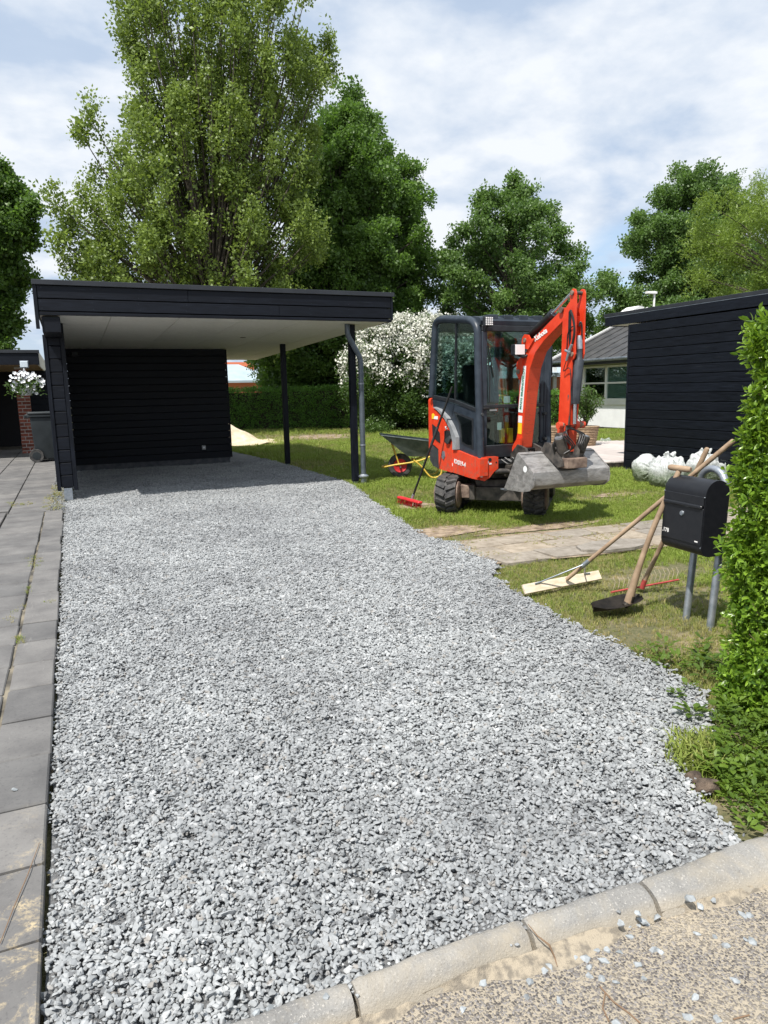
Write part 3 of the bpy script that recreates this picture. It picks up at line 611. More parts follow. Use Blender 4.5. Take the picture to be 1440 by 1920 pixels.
c = at(1150, 1025, Z=0); ring = [(c.x+.42*math.cos(k*.7854+.2), c.y+.2*math.sin(k*.7854+.2)) for k in range(8)]
mb_.poly_prism([(a, b, 0) for a, b in ring], (0, 0, .026)).build('path_stone', 'path_stone', path, label='broad grey flat stone on the path')
# bare earth patches beside the drive
for (px, py, rx, ry, lb) in ((830, 993, .55, .3, 0), (1010, 985, .9, .16, 0), (930, 1150, .2, .15, 0), (785, 945, .3, .25, 0), (1150, 925, .35, .2, 0), (590, 818, 1.6, 1.2, 0)):
    c = at(px, py, Z=0); m = MB(); k = 14; m.b.faces.new([m.b.verts.new((c.x+rx*math.cos(i*6.283/k)*random.uniform(.7, 1.2), c.y+ry*math.sin(i*6.283/k)*random.uniform(.7, 1.2), -.022+.002*random.random())) for i in range(k)])
    m.build('bare_earth', 'bare_earth', kind='structure')

# grass
pj = grid(3.3, 8.6, 5.08, 6.0, .05); pj = pj[(fbm(pj, 2.2, 2.0) > .22)]; pj = in_view(pj, 40)
scatter('path_weeds', np.column_stack([pj, np.full(len(pj), .006)]), RNG.uniform(.25, .55, len(pj)), tuft, upright=True, dry=RNG.uniform(.3, 1, len(pj)), kind='stuff')
DECK = [tuple(at(x, y, Z=.12)[:2]) for x, y in [(1012, 838), (1060, 826), (1185, 826)]]+[(13.4, 10.4), (9.3, 10.35), tuple(at(1110, 867, Z=.12)[:2])]
def blocked(P):
    b = inside(P, GR) | inside(P, [(3.3, 6.05), (3.35, 5.15), (4.2, 5.06), (9.2, 4.85), (9.3, 6.1), (6.7, 6.1), (5.6, 5.9), (4.4, 6.05)])
    b |= (P[:, 0] > 9.2) & (P[:, 1] < 10.2) & (P[:, 1] > 4)
    b |= inside(P, DECK) | ((P[:, 0] > 17.6) & (P[:, 1] < 24)) | ((P[:, 0] < 3.3) & (P[:, 1] > 15.9) & (P[:, 1] < 19.3)) | (P[:, 0] < -.05)
    return b
def bare(P):
    v = np.zeros(len(P))
    for (px, py, rx, ry, s) in ((835, 995, .6, .35, .9), (1010, 987, 1.0, .2, .75), (1195, 1185, .3, .25, .6), (785, 945, .35, .3, .9), (1150, 925, .8, .3, .55), (1240, 1068, .6, .22, .8), (1290, 1110, .35, .3, .6), (590, 818, 1.8, 1.6, .8), (1095, 1215, .3, .2, .45), (925, 885, .8, .6, .7), (1080, 990, .6, .25, .7), (1010, 1020, .4, .1, .9)):
        c = at(px, py, Z=0); v = np.maximum(v, s*np.exp(-(((P[:, 0]-c.x)/rx)**2+((P[:, 1]-c.y)/ry)**2)))
    return v
GP, GS, GZ = [], [], []
for (x0, x1, y0, y1, s, k) in ((1.9, 9.3, 1.75, 7.2, .034, 1.0), (2.8, 14, 7.2, 13, .05, 1.35), (2.9, 22, 13, 22, .10, 2.2), (2.9, 34, 22, 36, .19, 3.6)):
    p = grid(x0, x1, y0, y1, s); p = in_view(p, 60); p = p[~blocked(p)]; GP.append(p); GS.append(np.full(len(p), k)*RNG.uniform(.7, 1.25, len(p)))
GP = np.concatenate(GP); GS = np.concatenate(GS)
f1 = fbm(GP, 1.7, 4.0); f2 = fbm(GP, .45, 8.0); bv = bare(GP)
keep = RNG.random(len(GP)) > np.clip(bv*1.05+(f1 > .38)*.35, 0, .97)
GP, GS, f1, f2, bv = GP[keep], GS[keep], f1[keep], f2[keep], bv[keep]
lush = np.clip(.5+f2*1.1+f1*.35, 0, 1)
GS *= (1-.45*np.clip(bv*1.5, 0, 1))*(.85+.4*lush)
dry = np.clip(.36-lush*.62+bv*.9+RNG.normal(0, .22, len(GP)), 0, 1)
scatter('grass', np.column_stack([GP, np.full(len(GP), -.028)]), GS, tuft, upright=True, tint=np.clip(lush*.7+RNG.normal(0, .15, len(GP))+.1, 0, 1), dry=dry, kind='stuff')

# ================================================================== CARPORT
cp = thing('carport', 'black timber carport with a flat roof, pale ceiling and closed shed at its back', 'carport', (2.2, 11, 0))
YF, XL, XR, YB, ZT = 10.5, -.285, 4.77, 19.5, 3.02
def zs(y): return 2.585-.0185*(y-YF)
# roof core, tucked behind fascias
rc = MB(); rc.poly_prism([(XL+.05, YF+.05, 2.64), (XL+.05, YB, 2.50), (XL+.05, YB, 2.95), (XL+.05, YF+.05, 2.95)], (XR-XL-.10, 0, 0)).build('roof', 'black_void', cp)
def bands(name, z0, z1, along, fixed, a, b, mtl):
    for (lo, hi) in ((2.791, 2.948), (2.632, 2.776), (2.575, 2.617)):
        if along == 'x':
            sp_ = a+(b-a)*(.38 if hi > 2.9 else .64 if hi > 2.7 else .5); pbox('fascia_board', (a, fixed, lo), (sp_-.0015, fixed+.022, hi), mtl, cp, .003); pbox('fascia_board', (sp_+.0015, fixed, lo), (b, fixed+.0225, hi), mtl, cp, .003)
        else: pbox('fascia_board', (fixed, a, lo), (fixed+.022, b, hi), mtl, cp, .003)
bands('f', 0, 0, 'x', YF, XL+.02, XR-.022, 'black_wood_x')
bands('l', 0, 0, 'y', XL-.0, YF+.024, YB, 'black_wood_y'); bands('r', 0, 0, 'y', XR-.022, YF+.024, YB, 'black_wood_y')
nm_ = MB(); rn = random.Random(9)
for lo, hi in ((2.791, 2.948), (2.632, 2.776)):
    for k in range(9):
        for zq in (lo+.03, hi-.03):
            x_ = XL+.06+.61*k+rn.gauss(0, .01); z_ = zq+rn.gauss(0, .004)
            if x_ < XR-.05: nm_.box((x_-.0022, YF-.001, z_-.0022), (x_+.0022, YF+.004, z_+.0022))
nm_.build('nail_heads', 'painted_steel_grey', cp, kind='stuff')
pbox('corner_board', (XL-.03, YF-.012, 2.40), (XL+.015, YF+.03, 2.955), 'black_wood_z', cp, .003); pbox('corner_board', (XR-.02, YF-.006, 2.60), (XR+.012, YF+.03, 2.955), 'black_wood_z', cp, .003)
m = MB(); m.box((XL-.035, YF-.03, 2.955), (XR+.03, YF+.06, ZT), .004); m.box((XL-.035, YF+.06, 2.955), (XL+.05, YB+.03, ZT), .004); m.box((XR-.06, YF+.06, 2.955), (XR+.03, YB+.03, ZT), .004)
m.build('roof_edge_trim', 'black_metal_trim', cp)
m = MB(); m.box((XL+.05, YF+.06, 2.951), (XR-.06, YB, 2.975)).build('roof_felt', 'black_metal_trim', cp)
xs = [XL+.02, .62, 1.53, 2.44, 3.35, 4.26, XR-.03]; yy = [YF+.024, 11.75, 14.15, 16.55, 19.45]
for i in range(6):
    for j in range(4):
        a, b_, c, d = xs[i]+.0035, xs[i+1]-.0035, yy[j]+.0015, yy[j+1]-.0015
        m = MB(); m.poly_prism([(a, c, zs(c)), (b_, c, zs(c)), (b_, d, zs(d)), (a, d, zs(d))], (0, 0, .02)).build('ceiling_panel', 'soffit_board', cp)
MB().lathe((3.02, 13.3, zs(13.3)-.006), [(.0, 0), (.05, 0), (.055, .008)], 18).build('ceiling_spotlight', 'dark_iron', cp)
# left wall
WX0, WX1, WY = -.265, -.005, 11.47
m = MB(); m.box((WX0+.04, WY+.03, .2), (WX1-.03, YB, 2.5)).build('wall_core', 'black_void', cp)
for x0, x1 in ((WX0-.012, WX0+.042), (WX1-.045, WX1+.012)): pbox('corner_board', (x0, WY-.022, .15), (x1, WY+.03, 2.40 if x0 < -.2 else 2.56), 'black_wood_z', cp, .003)
for k in range(13):
    z = .19+.187*k
    if z > 2.3: break
    pbox('end_board', (WX0+.044, WY-.006, z+.006), (WX1-.048, WY+.03, min(z+.181, 2.36)), 'black_wood_x', cp, .005)
pbox('beam_end', (WX0+.02, YF+.03, 2.36), (WX1-.015, WY+.3, 2.56), 'black_wood_y', cp, .006)
pbox('post_foot', (-.195, WY-.0, -.01), (-.075, WY+.10, .185), 'galvanised', cp, .004)
for k in range(15):
    z = .17+.16*k
    if z+.15 > zs(15)-.03: break
    pbox('wall_board', (WX1-.036, WY+.031, z), (WX1-.010, 15.86, z+.150), 'black_wood_y', cp, .004)
    pbox('wall_board', (WX0+.004, WY+.034, z), (WX0+.028, YB, z+.150), 'black_wood_y', cp, .004)
# posts
def post(x, y): 
    pbox('post', (x-.05, y-.05, .03), (x+.05, y+.05, zs(y)-.003), 'black_wood_z', cp, .004); pbox('post_foot', (x-.035, y-.035, -.03), (x+.035, y+.035, .03), 'galvanised', cp)
post(4.27, 11.02); post(4.13, 14.6); 
dp0 = Vector((4.17, 10.93, zs(10.93)-.005)); pb = Vector((4.385, 10.93, 0))
ptube('downpipe', [dp0, dp0+Vector((0, 0, -.13)), dp0+Vector((.02, 0, -.2)), Vector((pb.x-.02, pb.y, 2.07)), Vector((pb.x, pb.y, 1.98)), Vector((pb.x, pb.y, .10))], .043, 'painted_steel_grey', cp, 16)
for z in (1.62, .62): MB().lathe((pb.x, pb.y, z), [(.043, 0), (.05, .002), (.05, .022), (.043, .024)], 18).build('pipe_bracket', 'galvanised', cp, 40)
MB().lathe((pb.x, pb.y, -.01), [(.04, 0), (.05, .02), (.05, .08), (.075, .10), (.085, .115), (.085, .13), (.07, .14), (.046, .16)], 20).build('pipe_shoe', 'galvanised', cp, 40)
# shed
SY, SX = 15.9, 3.22
m = MB(); m.box((.02, SY+.02, .1), (SX-.03, YB-.2, 2.36)).build('shed_core', 'black_void', cp)
m = MB(); m.box((-.02, SY-.0, -.03), (SX-.05, YB-.25, .13)).build('plinth', 'concrete_plinth', cp)
for k in range(16):
    z = .132+.147*k
    if z+.14 > zs(SY)-.002: break
    pbox('shed_board', (-.009, SY-.022, z), (SX-.006, SY+.0, z+.139), 'black_wood_x', cp, .004); pbox('shed_board', (SX-.026, SY+.004, z), (SX-.008, YB-.2, z+.139), 'black_wood_y', cp, .004)
pbox('corner_board', (SX-.018, SY-.028, .13), (SX+.006, SY+.03, 2.47), 'black_wood_z', cp, .003)
pbox('corner_board', (SX+.0, YB-.26, .05), (SX+.09, YB-.18, 2.40), 'black_wood_z', cp, .003)
s0 = at(382, 839, Y=SY-.03); sk = pbox('power_socket', (s0.x-.04, SY-.06, s0.z-.045), (s0.x+.04, SY-.022, s0.z+.045), 'socket_grey', cp, .006)
MB().box((s0.x-.018, SY-.066, s0.z-.018), (s0.x+.018, SY-.058, s0.z+.018), .003).build('socket_lid', 'white_plastic', sk)
s1 = at(140, 664, Y=SY-.03); pbox('junction_box', (s1.x-.06, SY-.07, s1.z-.05), (s1.x+.06, SY-.022, s1.z+.05), 'cab_dark', cp, .006)

# ================================================================== RIGHT OUTBUILDING
ob = thing('outbuilding', 'low black timber outbuilding clad in wide horizontal boards behind the mailbox', 'outbuilding', (9.25, 8, 0))
OX, OY0, OY1 = 9.25, 3.5, 10.17
MB().box((OX+.03, OY0+.02, .0), (14, OY1-.02, 2.55)).build('wall', 'black_void', ob)
MB().box((OX+.012, OY0, -.06), (13.9, OY1-.01, .1)).build('plinth', 'concrete_plinth', ob)
for k in range(17):
    z = .03+.1505*k
    if z+.139 > 2.598: break
    pbox('wall_board', (OX, OY0, z), (OX+.026, OY1-.03, z+.139), 'black_wood_y', ob, .004); 
    pbox('wall_board', (OX+.03, OY1-.022, z), (13.9, OY1, z+.139), 'black_wood_x', ob, .004)
pbox('corner_board', (OX-.006, OY1-.028, .02), (OX+.028, OY1+.01, 2.575), 'black_wood_z', ob, .003)
pbox('fascia_board', (OX-.004, OY0, 2.60), (OX+.022, 10.80, 2.752), 'black_wood_y', ob, .003)
pbox('fascia_board', (OX+.022, 10.775, 2.60), (14.2, 10.80, 2.752), 'black_wood_x', ob, .003)
pbox('soffit', (OX+.022, OY1+.01, 2.612), (14.2, 10.77, 2.63), 'soffit_board', ob)
MB().box((OX+.022, OY0, 2.64), (14.2, 10.77, 2.80)).build('roof', 'black_void', ob)
for a, b_ in ((3.5, 5.6), (5.603, 7.2), (7.203, 8.8), (8.803, 10.0), (10.003, 10.83)):
    pbox('roof_edge_trim', (OX-.009, a, 2.765), (OX+.10, b_, 2.822), 'black_metal_trim', ob, .003)
MB().box((OX-.006, 3.5, 2.754), (OX+.02, 10.81, 2.763)).build('drip_edge', 'zinc', ob)
MB().box((OX+.1, 10.73, 2.765), (14.25, 10.83, 2.822)).build('roof_edge_trim', 'black_metal_trim', ob)
m = MB(); m.poly_prism([(OX+.1, 3.5, 2.785), (OX+.1, 10.73, 2.785), (13.5, 10.73, 2.90), (13.5, 3.5, 2.90)], (0, 0, .03)).build('roof_felt', 'metal_roof', ob)

# ================================================================== DECK, HOUSE, PLANTERS
dk = thing('terrace', 'pale grey wooden terrace of narrow planks beside the black outbuilding', 'terrace', (DECK[3][0], DECK[3][1], 0))
xa = min(p[0] for p in DECK); xb = max(p[0] for p in DECK); x = xa
while x < xb:   # planks run away from the viewer; each clipped to the terrace outline
    e = x+.142; xm = (x+e)/2; ysx = []
    for i in range(len(DECK)):
        (x1, y1), (x2, y2) = DECK[i], DECK[(i+1) % len(DECK)]
        if (x1 > xm) != (x2 > xm): ysx.append(y1+(y2-y1)*(xm-x1)/(x2-x1))
    if len(ysx) >= 2 and max(ysx)-min(ysx) > .1: pbox('plank', (x, min(ysx), .092), (e-.008, max(ysx), .12), 'deck_wood', dk, .003)
    x = e
m = MB(); m.poly_prism([(a, b, -.03) for a, b in DECK], (0, 0, .118)).build('terrace_frame', 'dark_iron', dk)
ho = thing('white_house', 'white rendered bungalow with a dark standing seam roof beyond the excavator', 'house', (17.75, 20, 0))
HX = 17.75; HY0, HY1 = 15.0, 22.6
MB().box((HX, HY0, 0), (24, HY1, 2.75)).build('wall', 'white_render', ho)
MB().box((HX-.03, HY0, -.03), (HX+.1, HY1-.01, .05)).build('base_strip', 'black_void', ho)
wz0 = at(1120, 747, X=HX).z; wz1 = at(1120, 690, X=HX).z
MB().box((HX-.05, HY0, wz1+.06), (HX-.002, HY1-.05, wz1+.50)).build('board_panel', 'olive_board', ho)
MB().box((HX-.06, HY0, wz0-.22), (HX-.002, HY1-.5, wz0-.09)).build('sill', 'white_paint', ho)
wy1 = at(1097, 720, X=HX).y; wy0 = 15.6
fr = MB(); yw = [at(x, 720, X=HX).y for x in (1138.5,)][0]
panes = []; yb = [wy1, yw, 2*yw-wy1, 3*yw-2*wy1]
zm = (wz0+wz1)/2
fr.box((HX-.07, yb[-1], wz0-.09), (HX-.003, wy1, wz0)); fr.box((HX-.07, yb[-1], wz1), (HX-.003, wy1, wz1+.07))
win = fr.build('window', 'white_paint', ho, label='white framed casement window with four visible panes')
for i, yk in enumerate(yb): MB().box((HX-.072, yk-.05, wz0+.001), (HX-.004, yk+.05, wz1-.001)).build('frame', 'white_paint', win)
for k in range(3):
    y0, y1 = yb[k+1]+.052, yb[k]-.052
    MB().box((HX-.07, y0, zm-.03), (HX-.005, y1, zm+.03)).build('glazing_bar', 'white_paint', win)
    for z0, z1 in ((wz0+.002, zm-.032), (zm+.032, wz1-.002)):
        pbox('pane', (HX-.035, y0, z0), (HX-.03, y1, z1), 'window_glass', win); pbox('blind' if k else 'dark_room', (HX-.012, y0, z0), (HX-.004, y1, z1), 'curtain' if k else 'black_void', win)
# roof rising away from the eave (+X), seams run up the slope
EX = 17.05; ey0, ey1 = 14.0, at(1026, 680, X=EX).y; ez = at(1100, 677, X=EX).z
rx, rz = 22.0, ez+.07+(22.0-EX)*.42
m = MB(); m.poly_prism([(EX, ey0, ez), (EX, ey1, ez), (rx, ey1, rz), (rx, ey0, rz)], (0, 0, .06)).build('roof', 'metal_roof', ho)
y = ey1-.3
while y > ey0:
    MB().poly_prism([(EX+.02, y, ez+.06), (EX+.02, y-.03, ez+.06), (rx, y-.03, rz+.06), (rx, y, rz+.06)], (0, 0, .035)).build('roof_seam', 'metal_roof', ho); y -= .62
m = MB(); m.poly_prism([(EX-.05, ey1, ez-.1), (rx, ey1, rz-.1), (rx, ey1, rz+.11), (EX-.05, ey1, ez+.11)], (0, .06, 0)).build('barge_board', 'white_paint', ho)
MB().tube([(EX-.06, ey0, ez+.005), (EX-.06, ey1, ez+.015)], .06, 12).build('gutter', 'zinc', ho, 50)
MB().box((EX, ey0, ez-.14), (EX+.04, ey1, ez-.01)).build('eave_board', 'black_metal_trim', ho)
MB().box((EX+.04, HY0, ez-.13), (HX+.2, ey1-.05, ez-.10)).build('eave_soffit', 'olive_board', ho)
# roof light and vent pipe on the house ridge, behind the outbuilding
rl = at(1195, 572, Y=22); m = MB(); m.poly_prism([(rl.x-.4, 22, rl.z-.30), (rl.x+.1, 22, rl.z-.02), (rl.x+.35, 22, rl.z-.06), (rl.x+.35, 22, rl.z-.30)], (0, .7, 0)).build('roof_window', 'white_paint', ho)
lp = at(1227, 575, Y=24); lt = at(1227, 546, Y=24)
sl = thing('street_lamp', 'slim white street lamp with a flat head showing above the black outbuilding', 'street lamp', (lp.x, 24, 0))
ptube('pole', [(lp.x, 24, -.03), (lt.x, 24, lt.z)], .045, 'white_paint', sl, 8)
lh = at(1213, 553, Y=24); MB().box((lh.x-.02, 23.9, lt.z-.12), (lt.x+.08, 24.1, lt.z-.02), .02).build('lamp_head', 'white_paint', sl)
def basket(px, label, grp, full=True):
    c = at(px, 835, Z=.12); bk = thing('planter', label, 'planter', (c.x, c.y, .12), grp)
    w_ = .30
    m = MB(); m.lathe((c.x, c.y, .12), [(w_*.74, 0), (w_*.88, .2), (w_, .46), (w_*.93, .46), (w_*.9, .42)], 22).build('basket', 'wicker', bk, 40)
    for z in (.05, .11, .17, .23, .29, .35, .41, .45):
        rr = w_*(.74+.26*z/.46)+.006; MB().lathe((c.x, c.y, .12+z-.012), [(rr-.008, 0), (rr+.008, .004), (rr+.008, .02), (rr-.008, .026)], 22).build('weave_band', 'wicker', bk, 60)
    MB().lathe((c.x, c.y, .52), [(w_*.9, 0), (w_*.9, .02)], 18).build('soil', 'hedge_twigs', bk)
    return c, bk
c, bk = basket(1098, 'round wicker planter with a loose green shrub standing on the terrace beside the white wall', None)
pl = thing('potted_shrub', 'airy green shrub growing out of the wicker planter by the white house', 'shrub', (c.x, c.y, .52))
pts = []; tb = MB(); rb = random.Random(5)
for i in range(26):
    a = rb.uniform(0, 6.28); q = rb.uniform(.1, .48); h = rb.uniform(.45, .95); p0 = Vector((c.x, c.y, .53)); p2 = p0+Vector((q*math.cos(a), q*math.sin(a), h)); cs = curve_pts(p0, p0+Vector((q*.3*math.cos(a), q*.3*math.sin(a), h*.6)), p2, 6)
    tb.tube(cs, .006, 5)
    for t in range(9): k = cs[min(5, 2+rb.randrange(4))]; pts.append(k+Vector([rb.gauss(0, .035) for _ in range(3)]))
tb.build('stem', 'bark', pl)
bushleaf = [leaf_cluster('leaf_sprig', 'bush_leaf', 12, .07, .05, .025, 60+i) for i in range(4)]
scatter('foliage', np.array(pts), RNG.uniform(.8, 1.5, len(pts)), bushleaf, pl, tint=RNG.uniform(.5, 1, len(pts)))
c2, bk2 = basket(1040, 'wicker planter half hidden behind the excavator arm at the terrace edge', None)
rg = at(1130, 826, Z=.13); m = MB(); t = bmesh.new(); bmesh.ops.create_icosphere(t, subdivisions=3, radius=1)
for v in t.verts: n_ = noise.noise(v.co*1.9); v.co = Vector((v.co.x*.32*(1+.5*n_), v.co.y*.2*(1+.4*n_), max(0, v.co.z*.14*(1+1.3*n_))))
bmesh.ops.translate(t, verts=t.verts, vec=(rg.x, rg.y, -.0)); m.add(t); m.build('plastic_sack', 'cloudy_plastic', None, 60, label='small crumpled white sack lying on the lawn by the terrace', category='sack')

# far buildings
fb = thing('distant_house', 'low brown house with a pale blue roof seen over the far hedge under the carport', 'house', (17, 50, 0))
a = at(420, 735, Y=50); b_ = at(545, 735, Y=50); zr0 = at(470, 716, Y=50).z; zr1 = at(470, 692, Y=50).z
MB().box((a.x, 50, 0), (b_.x+2, 58, zr0)).build('wall', 'orange_render', fb)
MB().poly_prism([(a.x-1, 49.5, zr0-.05), (b_.x-1, 49.5, zr0-.05), (b_.x-3, 53, zr1+.3), (a.x-1, 53, zr1+.3)], (0, 0, .15)).build('roof', 'pale_blue_roof', fb)
q0 = at(445, 690, Y=56); MB().box((q0.x-1.5, 56, 0), (q0.x+1.3, 60, at(445, 679, Y=56).z)).build('upper_wall', 'orange_render', fb)
fb2 = thing('orange_house', 'orange rendered house with a white corner post glimpsed between the boom and the white house', 'house', (30, 42, 0))
a = at(1015, 740, Y=34); b_ = at(1060, 740, Y=34); zt = at(1040, 706, Y=34).z
MB().box((a.x, 34, 0), (b_.x+3, 40, zt)).build('wall', 'orange_render', fb2)
pz = at(1041, 690, Y=33.8); MB().box((pz.x-.12, 33.8, 0), (pz.x+.12, 33.95, at(1041, 686, Y=33.8).z)).build('post', 'white_paint', fb2)
MB().poly_prism([(a.x-.5, 33.3, zt), (b_.x+3, 33.3, zt), (b_.x+3, 38, zt+.5), (a.x-.5, 38, zt+.5)], (0, 0, .2)).build('roof', 'pale_blue_roof', fb2)

# ================================================================== NEIGHBOUR'S GARAGE, LEFT
NY = 19.6; x1 = at(73, 672, Y=NY).x; z0 = at(40, 684, Y=NY).z; z1 = at(40, 656, Y=NY).z
ng_ = thing('neighbour_carport', "neighbour's black flat roofed carport at the left edge behind the bin", 'carport', (x1-3, NY, 0))
pbox('fascia_board', (x1-9, NY, z0), (x1, NY+.03, z1-.08), 'black_wood_x', ng_, .004); pbox('roof_edge_trim', (x1-9, NY-.03, z1-.075), (x1+.02, NY+.05, z1), 'black_metal_trim', ng_, .004)
pbox('side_fascia', (x1-.03, NY+.03, z0-.02), (x1, 26.3, z1-.02), 'soffit_board', ng_); pbox('roof', (x1-9, NY+.05, z0+.1), (x1-.03, 26.3, z1-.03), 'black_void', ng_)
pbox('ceiling', (x1-9, NY+.04, z0+.05), (x1-.03, 26.3, z0+.08), 'wicker', ng_)
pbox('back_wall', (x1-9, 26.0, 0), (x1, 26.2, z0+.05), 'black_void', ng_); pbox('side_wall', (x1-9, NY+1, 0), (x1-8.8, 26.2, z0+.05), 'black_void', ng_)
for k in range(15):
    z = .02+k*.165
    if z < z0: pbox('wall_board', (at(57, 760, Y=23.4).x, 23.4, z), (WX0-.02, 23.43, z+.158), 'black_wood_x', ng_, .004)
MB().box((at(57, 760, Y=23.4).x, 23.44, 0), (WX0-.02, 23.5, z0)).build('wall_core', 'black_void', ng_)
BY = 21.9; bx0, bx1 = at(33, 760, Y=BY).x, at(57, 760, Y=BY).x
br = thing('brick_pillar', 'red brick pillar with pale mortar behind the hanging flower basket', 'pillar', ((bx0+bx1)/2, BY, 0))
MB().box((bx0+.008, BY+.008, 0), (bx1-.008, BY+.33, z0+.04)).build('mortar', 'mortar', br)
wb_ = bx1-bx0
for k in range(26):
    z = .01+k*.096
    if z+.08 > z0: break
    cuts = [bx0, bx0+wb_*.62, bx1] if k % 2 else [bx0, bx0+wb_*.36, bx1]
    for a, b_ in zip(cuts, cuts[1:]): pbox('brick', (a+(.008 if a > bx0 else 0), BY, z), (b_-(.008 if b_ < bx1 else 0), BY+.1, z+.078), 'red_brick', br, .004)
    pbox('brick', (bx1-.1, BY+.112, z), (bx1, BY+.33, z+.078), 'red_brick', br, .004)
lf = at(45, 683, Y=NY-.12); wl = thing('wall_lamp', 'square frosted box lamp on the fascia above the flower basket', 'lamp', (lf.x, NY-.05, lf.z-.09))
pbox('lamp_body', (lf.x-.1, NY-.08, lf.z-.09), (lf.x+.1, NY-.032, lf.z+.09), 'zinc', wl, .006); pbox('lamp_glass', (lf.x-.085, NY-.12, lf.z-.075), (lf.x+.085, NY-.082, lf.z+.075), 'frosted_glass', wl, .01)
fc = at(49, 732, Y=NY-.25); pot = thing('hanging_basket', 'white hanging pot overflowing with white petunias in front of the brick pillar', 'flower basket', (fc.x, NY-.25, fc.z-.12))
MB().lathe((fc.x, NY-.25, fc.z-.12), [(.10, 0), (.13, .05), (.16, .17), (.17, .18), (.15, .18)], 20).build('pot', 'white_plastic', pot, 40)
for dx, dy in ((-.15, 0), (.15, 0), (0, .14)): ptube('hanger', [(fc.x+dx, NY-.25+dy, fc.z+.06), (fc.x, NY-.25, lf.z-.1)], .008, 'white_plastic', pot, n=6)
rf = random.Random(3); pts = [(fc.x+rf.gauss(0, .16), NY-.25+rf.gauss(0, .13), fc.z+.08+rf.gauss(0, .07)) for _ in range(70)]
scatter('foliage', np.array(pts), RNG.uniform(1, 1.6, 70), bushleaf, pot)
bme = bmesh.new(); ring = [bme.verts.new((.05*math.cos(k*.6283)*(1 if k % 2 else .82), .05*math.sin(k*.6283)*(1 if k % 2 else .82), .018)) for k in range(10)]; cc = bme.verts.new((0, 0, -.012))
for k in range(10): bme.faces.new((cc, ring[k], ring[(k+1) % 10]))
fme = bpy.data.meshes.new('flower'); bme.to_mesh(fme); bme.free(); fme.materials.append(MATS['white_plastic'])
for (px, py) in [(20, 705), (27, 700), (33, 702), (38, 698), (43, 704), (47, 699), (52, 701), (57, 704), (62, 700), (66, 704), (70, 708), (74, 706), (78, 711), (81, 715), (76, 717), (71, 719), (78, 724), (82, 720), (19, 714), (22, 709), (25, 716), (28, 708), (35, 708), (41, 711), (47, 708), (52, 707), (60, 709), (66, 711), (72, 713), (21, 723), (27, 727), (24, 731), (30, 735), (33, 712), (38, 717), (60, 735), (65, 731), (68, 738), (63, 724), (67, 719), (55, 713), (44, 716), (50, 724), (30, 720)]:
    p = at(px, py, Y=NY-.25-random.uniform(.08, .26)); o = bpy.data.objects.new('flower', fme); COL.objects.link(o); o.parent = pot; o.location = p-WO[pot]
    o.rotation_euler = (math.radians(70)+random.gauss(0, .35), random.gauss(0, .2), random.gauss(0.2, .4)); o.scale = (random.uniform(.75, 1.1),)*3
# wheelie bin
wbY = 18.5; bl_, br_ = at(57, 800, Y=wbY).x, at(112, 800, Y=wbY).x; bh = 1.08
bn = thing('wheelie_bin', 'dark grey plastic wheelie bin standing beside the carport wall', 'bin', ((bl_+br_)/2, wbY, .03))
m = MB(); m.box((bl_, wbY, .09), (br_, wbY+.72, bh), .03, taper=.84); m.build('body', 'bin_plastic', bn, 40)
m = MB(); m.box((bl_-.03, wbY-.03, bh), (br_+.03, wbY+.76, bh+.05), .012).build('rim', 'bin_plastic', bn, 40)
m = MB(); m.box((bl_-.04, wbY-.04, bh+.052), (br_+.04, wbY+.78, bh+.12), .03).build('lid', 'bin_plastic', bn, 40)
ptube('handle', [(bl_-.1, wbY+.1, bh+.03), (bl_-.1, wbY+.6, bh+.03)], .018, 'bin_plastic', bn); pbox('hinge', (bl_-.12, wbY+.12, bh-.02), (bl_-.02, wbY+.2, bh+.06), 'bin_plastic', bn, .01); pbox('hinge', (bl_-.12, wbY+.5, bh-.02), (bl_-.02, wbY+.58, bh+.06), 'bin_plastic', bn, .01)
for yk in (wbY-.04, wbY+.70):
    whl = MB().lathe((bl_+.07, yk, .185), [(.06, .0), (.15, -.01), (.155, .02), (.155, .045), (.06, .06)], 26, 'Y').build('wheel', 'rubber', bn, 40)
    MB().lathe((bl_+.07, yk-.012, .185), [(.0, 0), (.09, .002), (.095, .012)], 20, 'Y').build('hub', 'bin_plastic', whl, 40)

# ================================================================== EXCAVATOR
EC = Vector((4.98, 7.85, 0))
ex = thing('mini_excavator', 'orange mini excavator with a dark cab, folded arm and wide grading bucket on the lawn', 'excavator', EC)
def prism(pts, X0, wd, off=0.0):
    """photo outline on the world plane X=X0, given thickness wd"""
    m = MB(); m.poly_prism([at(x, y, X=X0)+Vector((off, 0, 0)) for x, y in pts], (wd, 0, 0)); return m
uu, vv = Vector((.655, .755, 0)).normalized(), Vector((.755, -.655, 0)).normalized()
TM = Vector((4.60, 7.34, 0)); TW = .25
def loop_profile(off=0.0, n=10):
    L, r0, z0 = 1.12, .205+off, .215; out = []
    for k in range(n+1): a = math.pi/2+math.pi*k/n; out.append((r0*math.cos(a), z0+r0*math.sin(a)))
    for k in range(n+1): a = -math.pi/2+math.pi*k/n; out.append((L+r0*math.cos(a), z0+r0*math.sin(a)))
    return out
lug_me = None
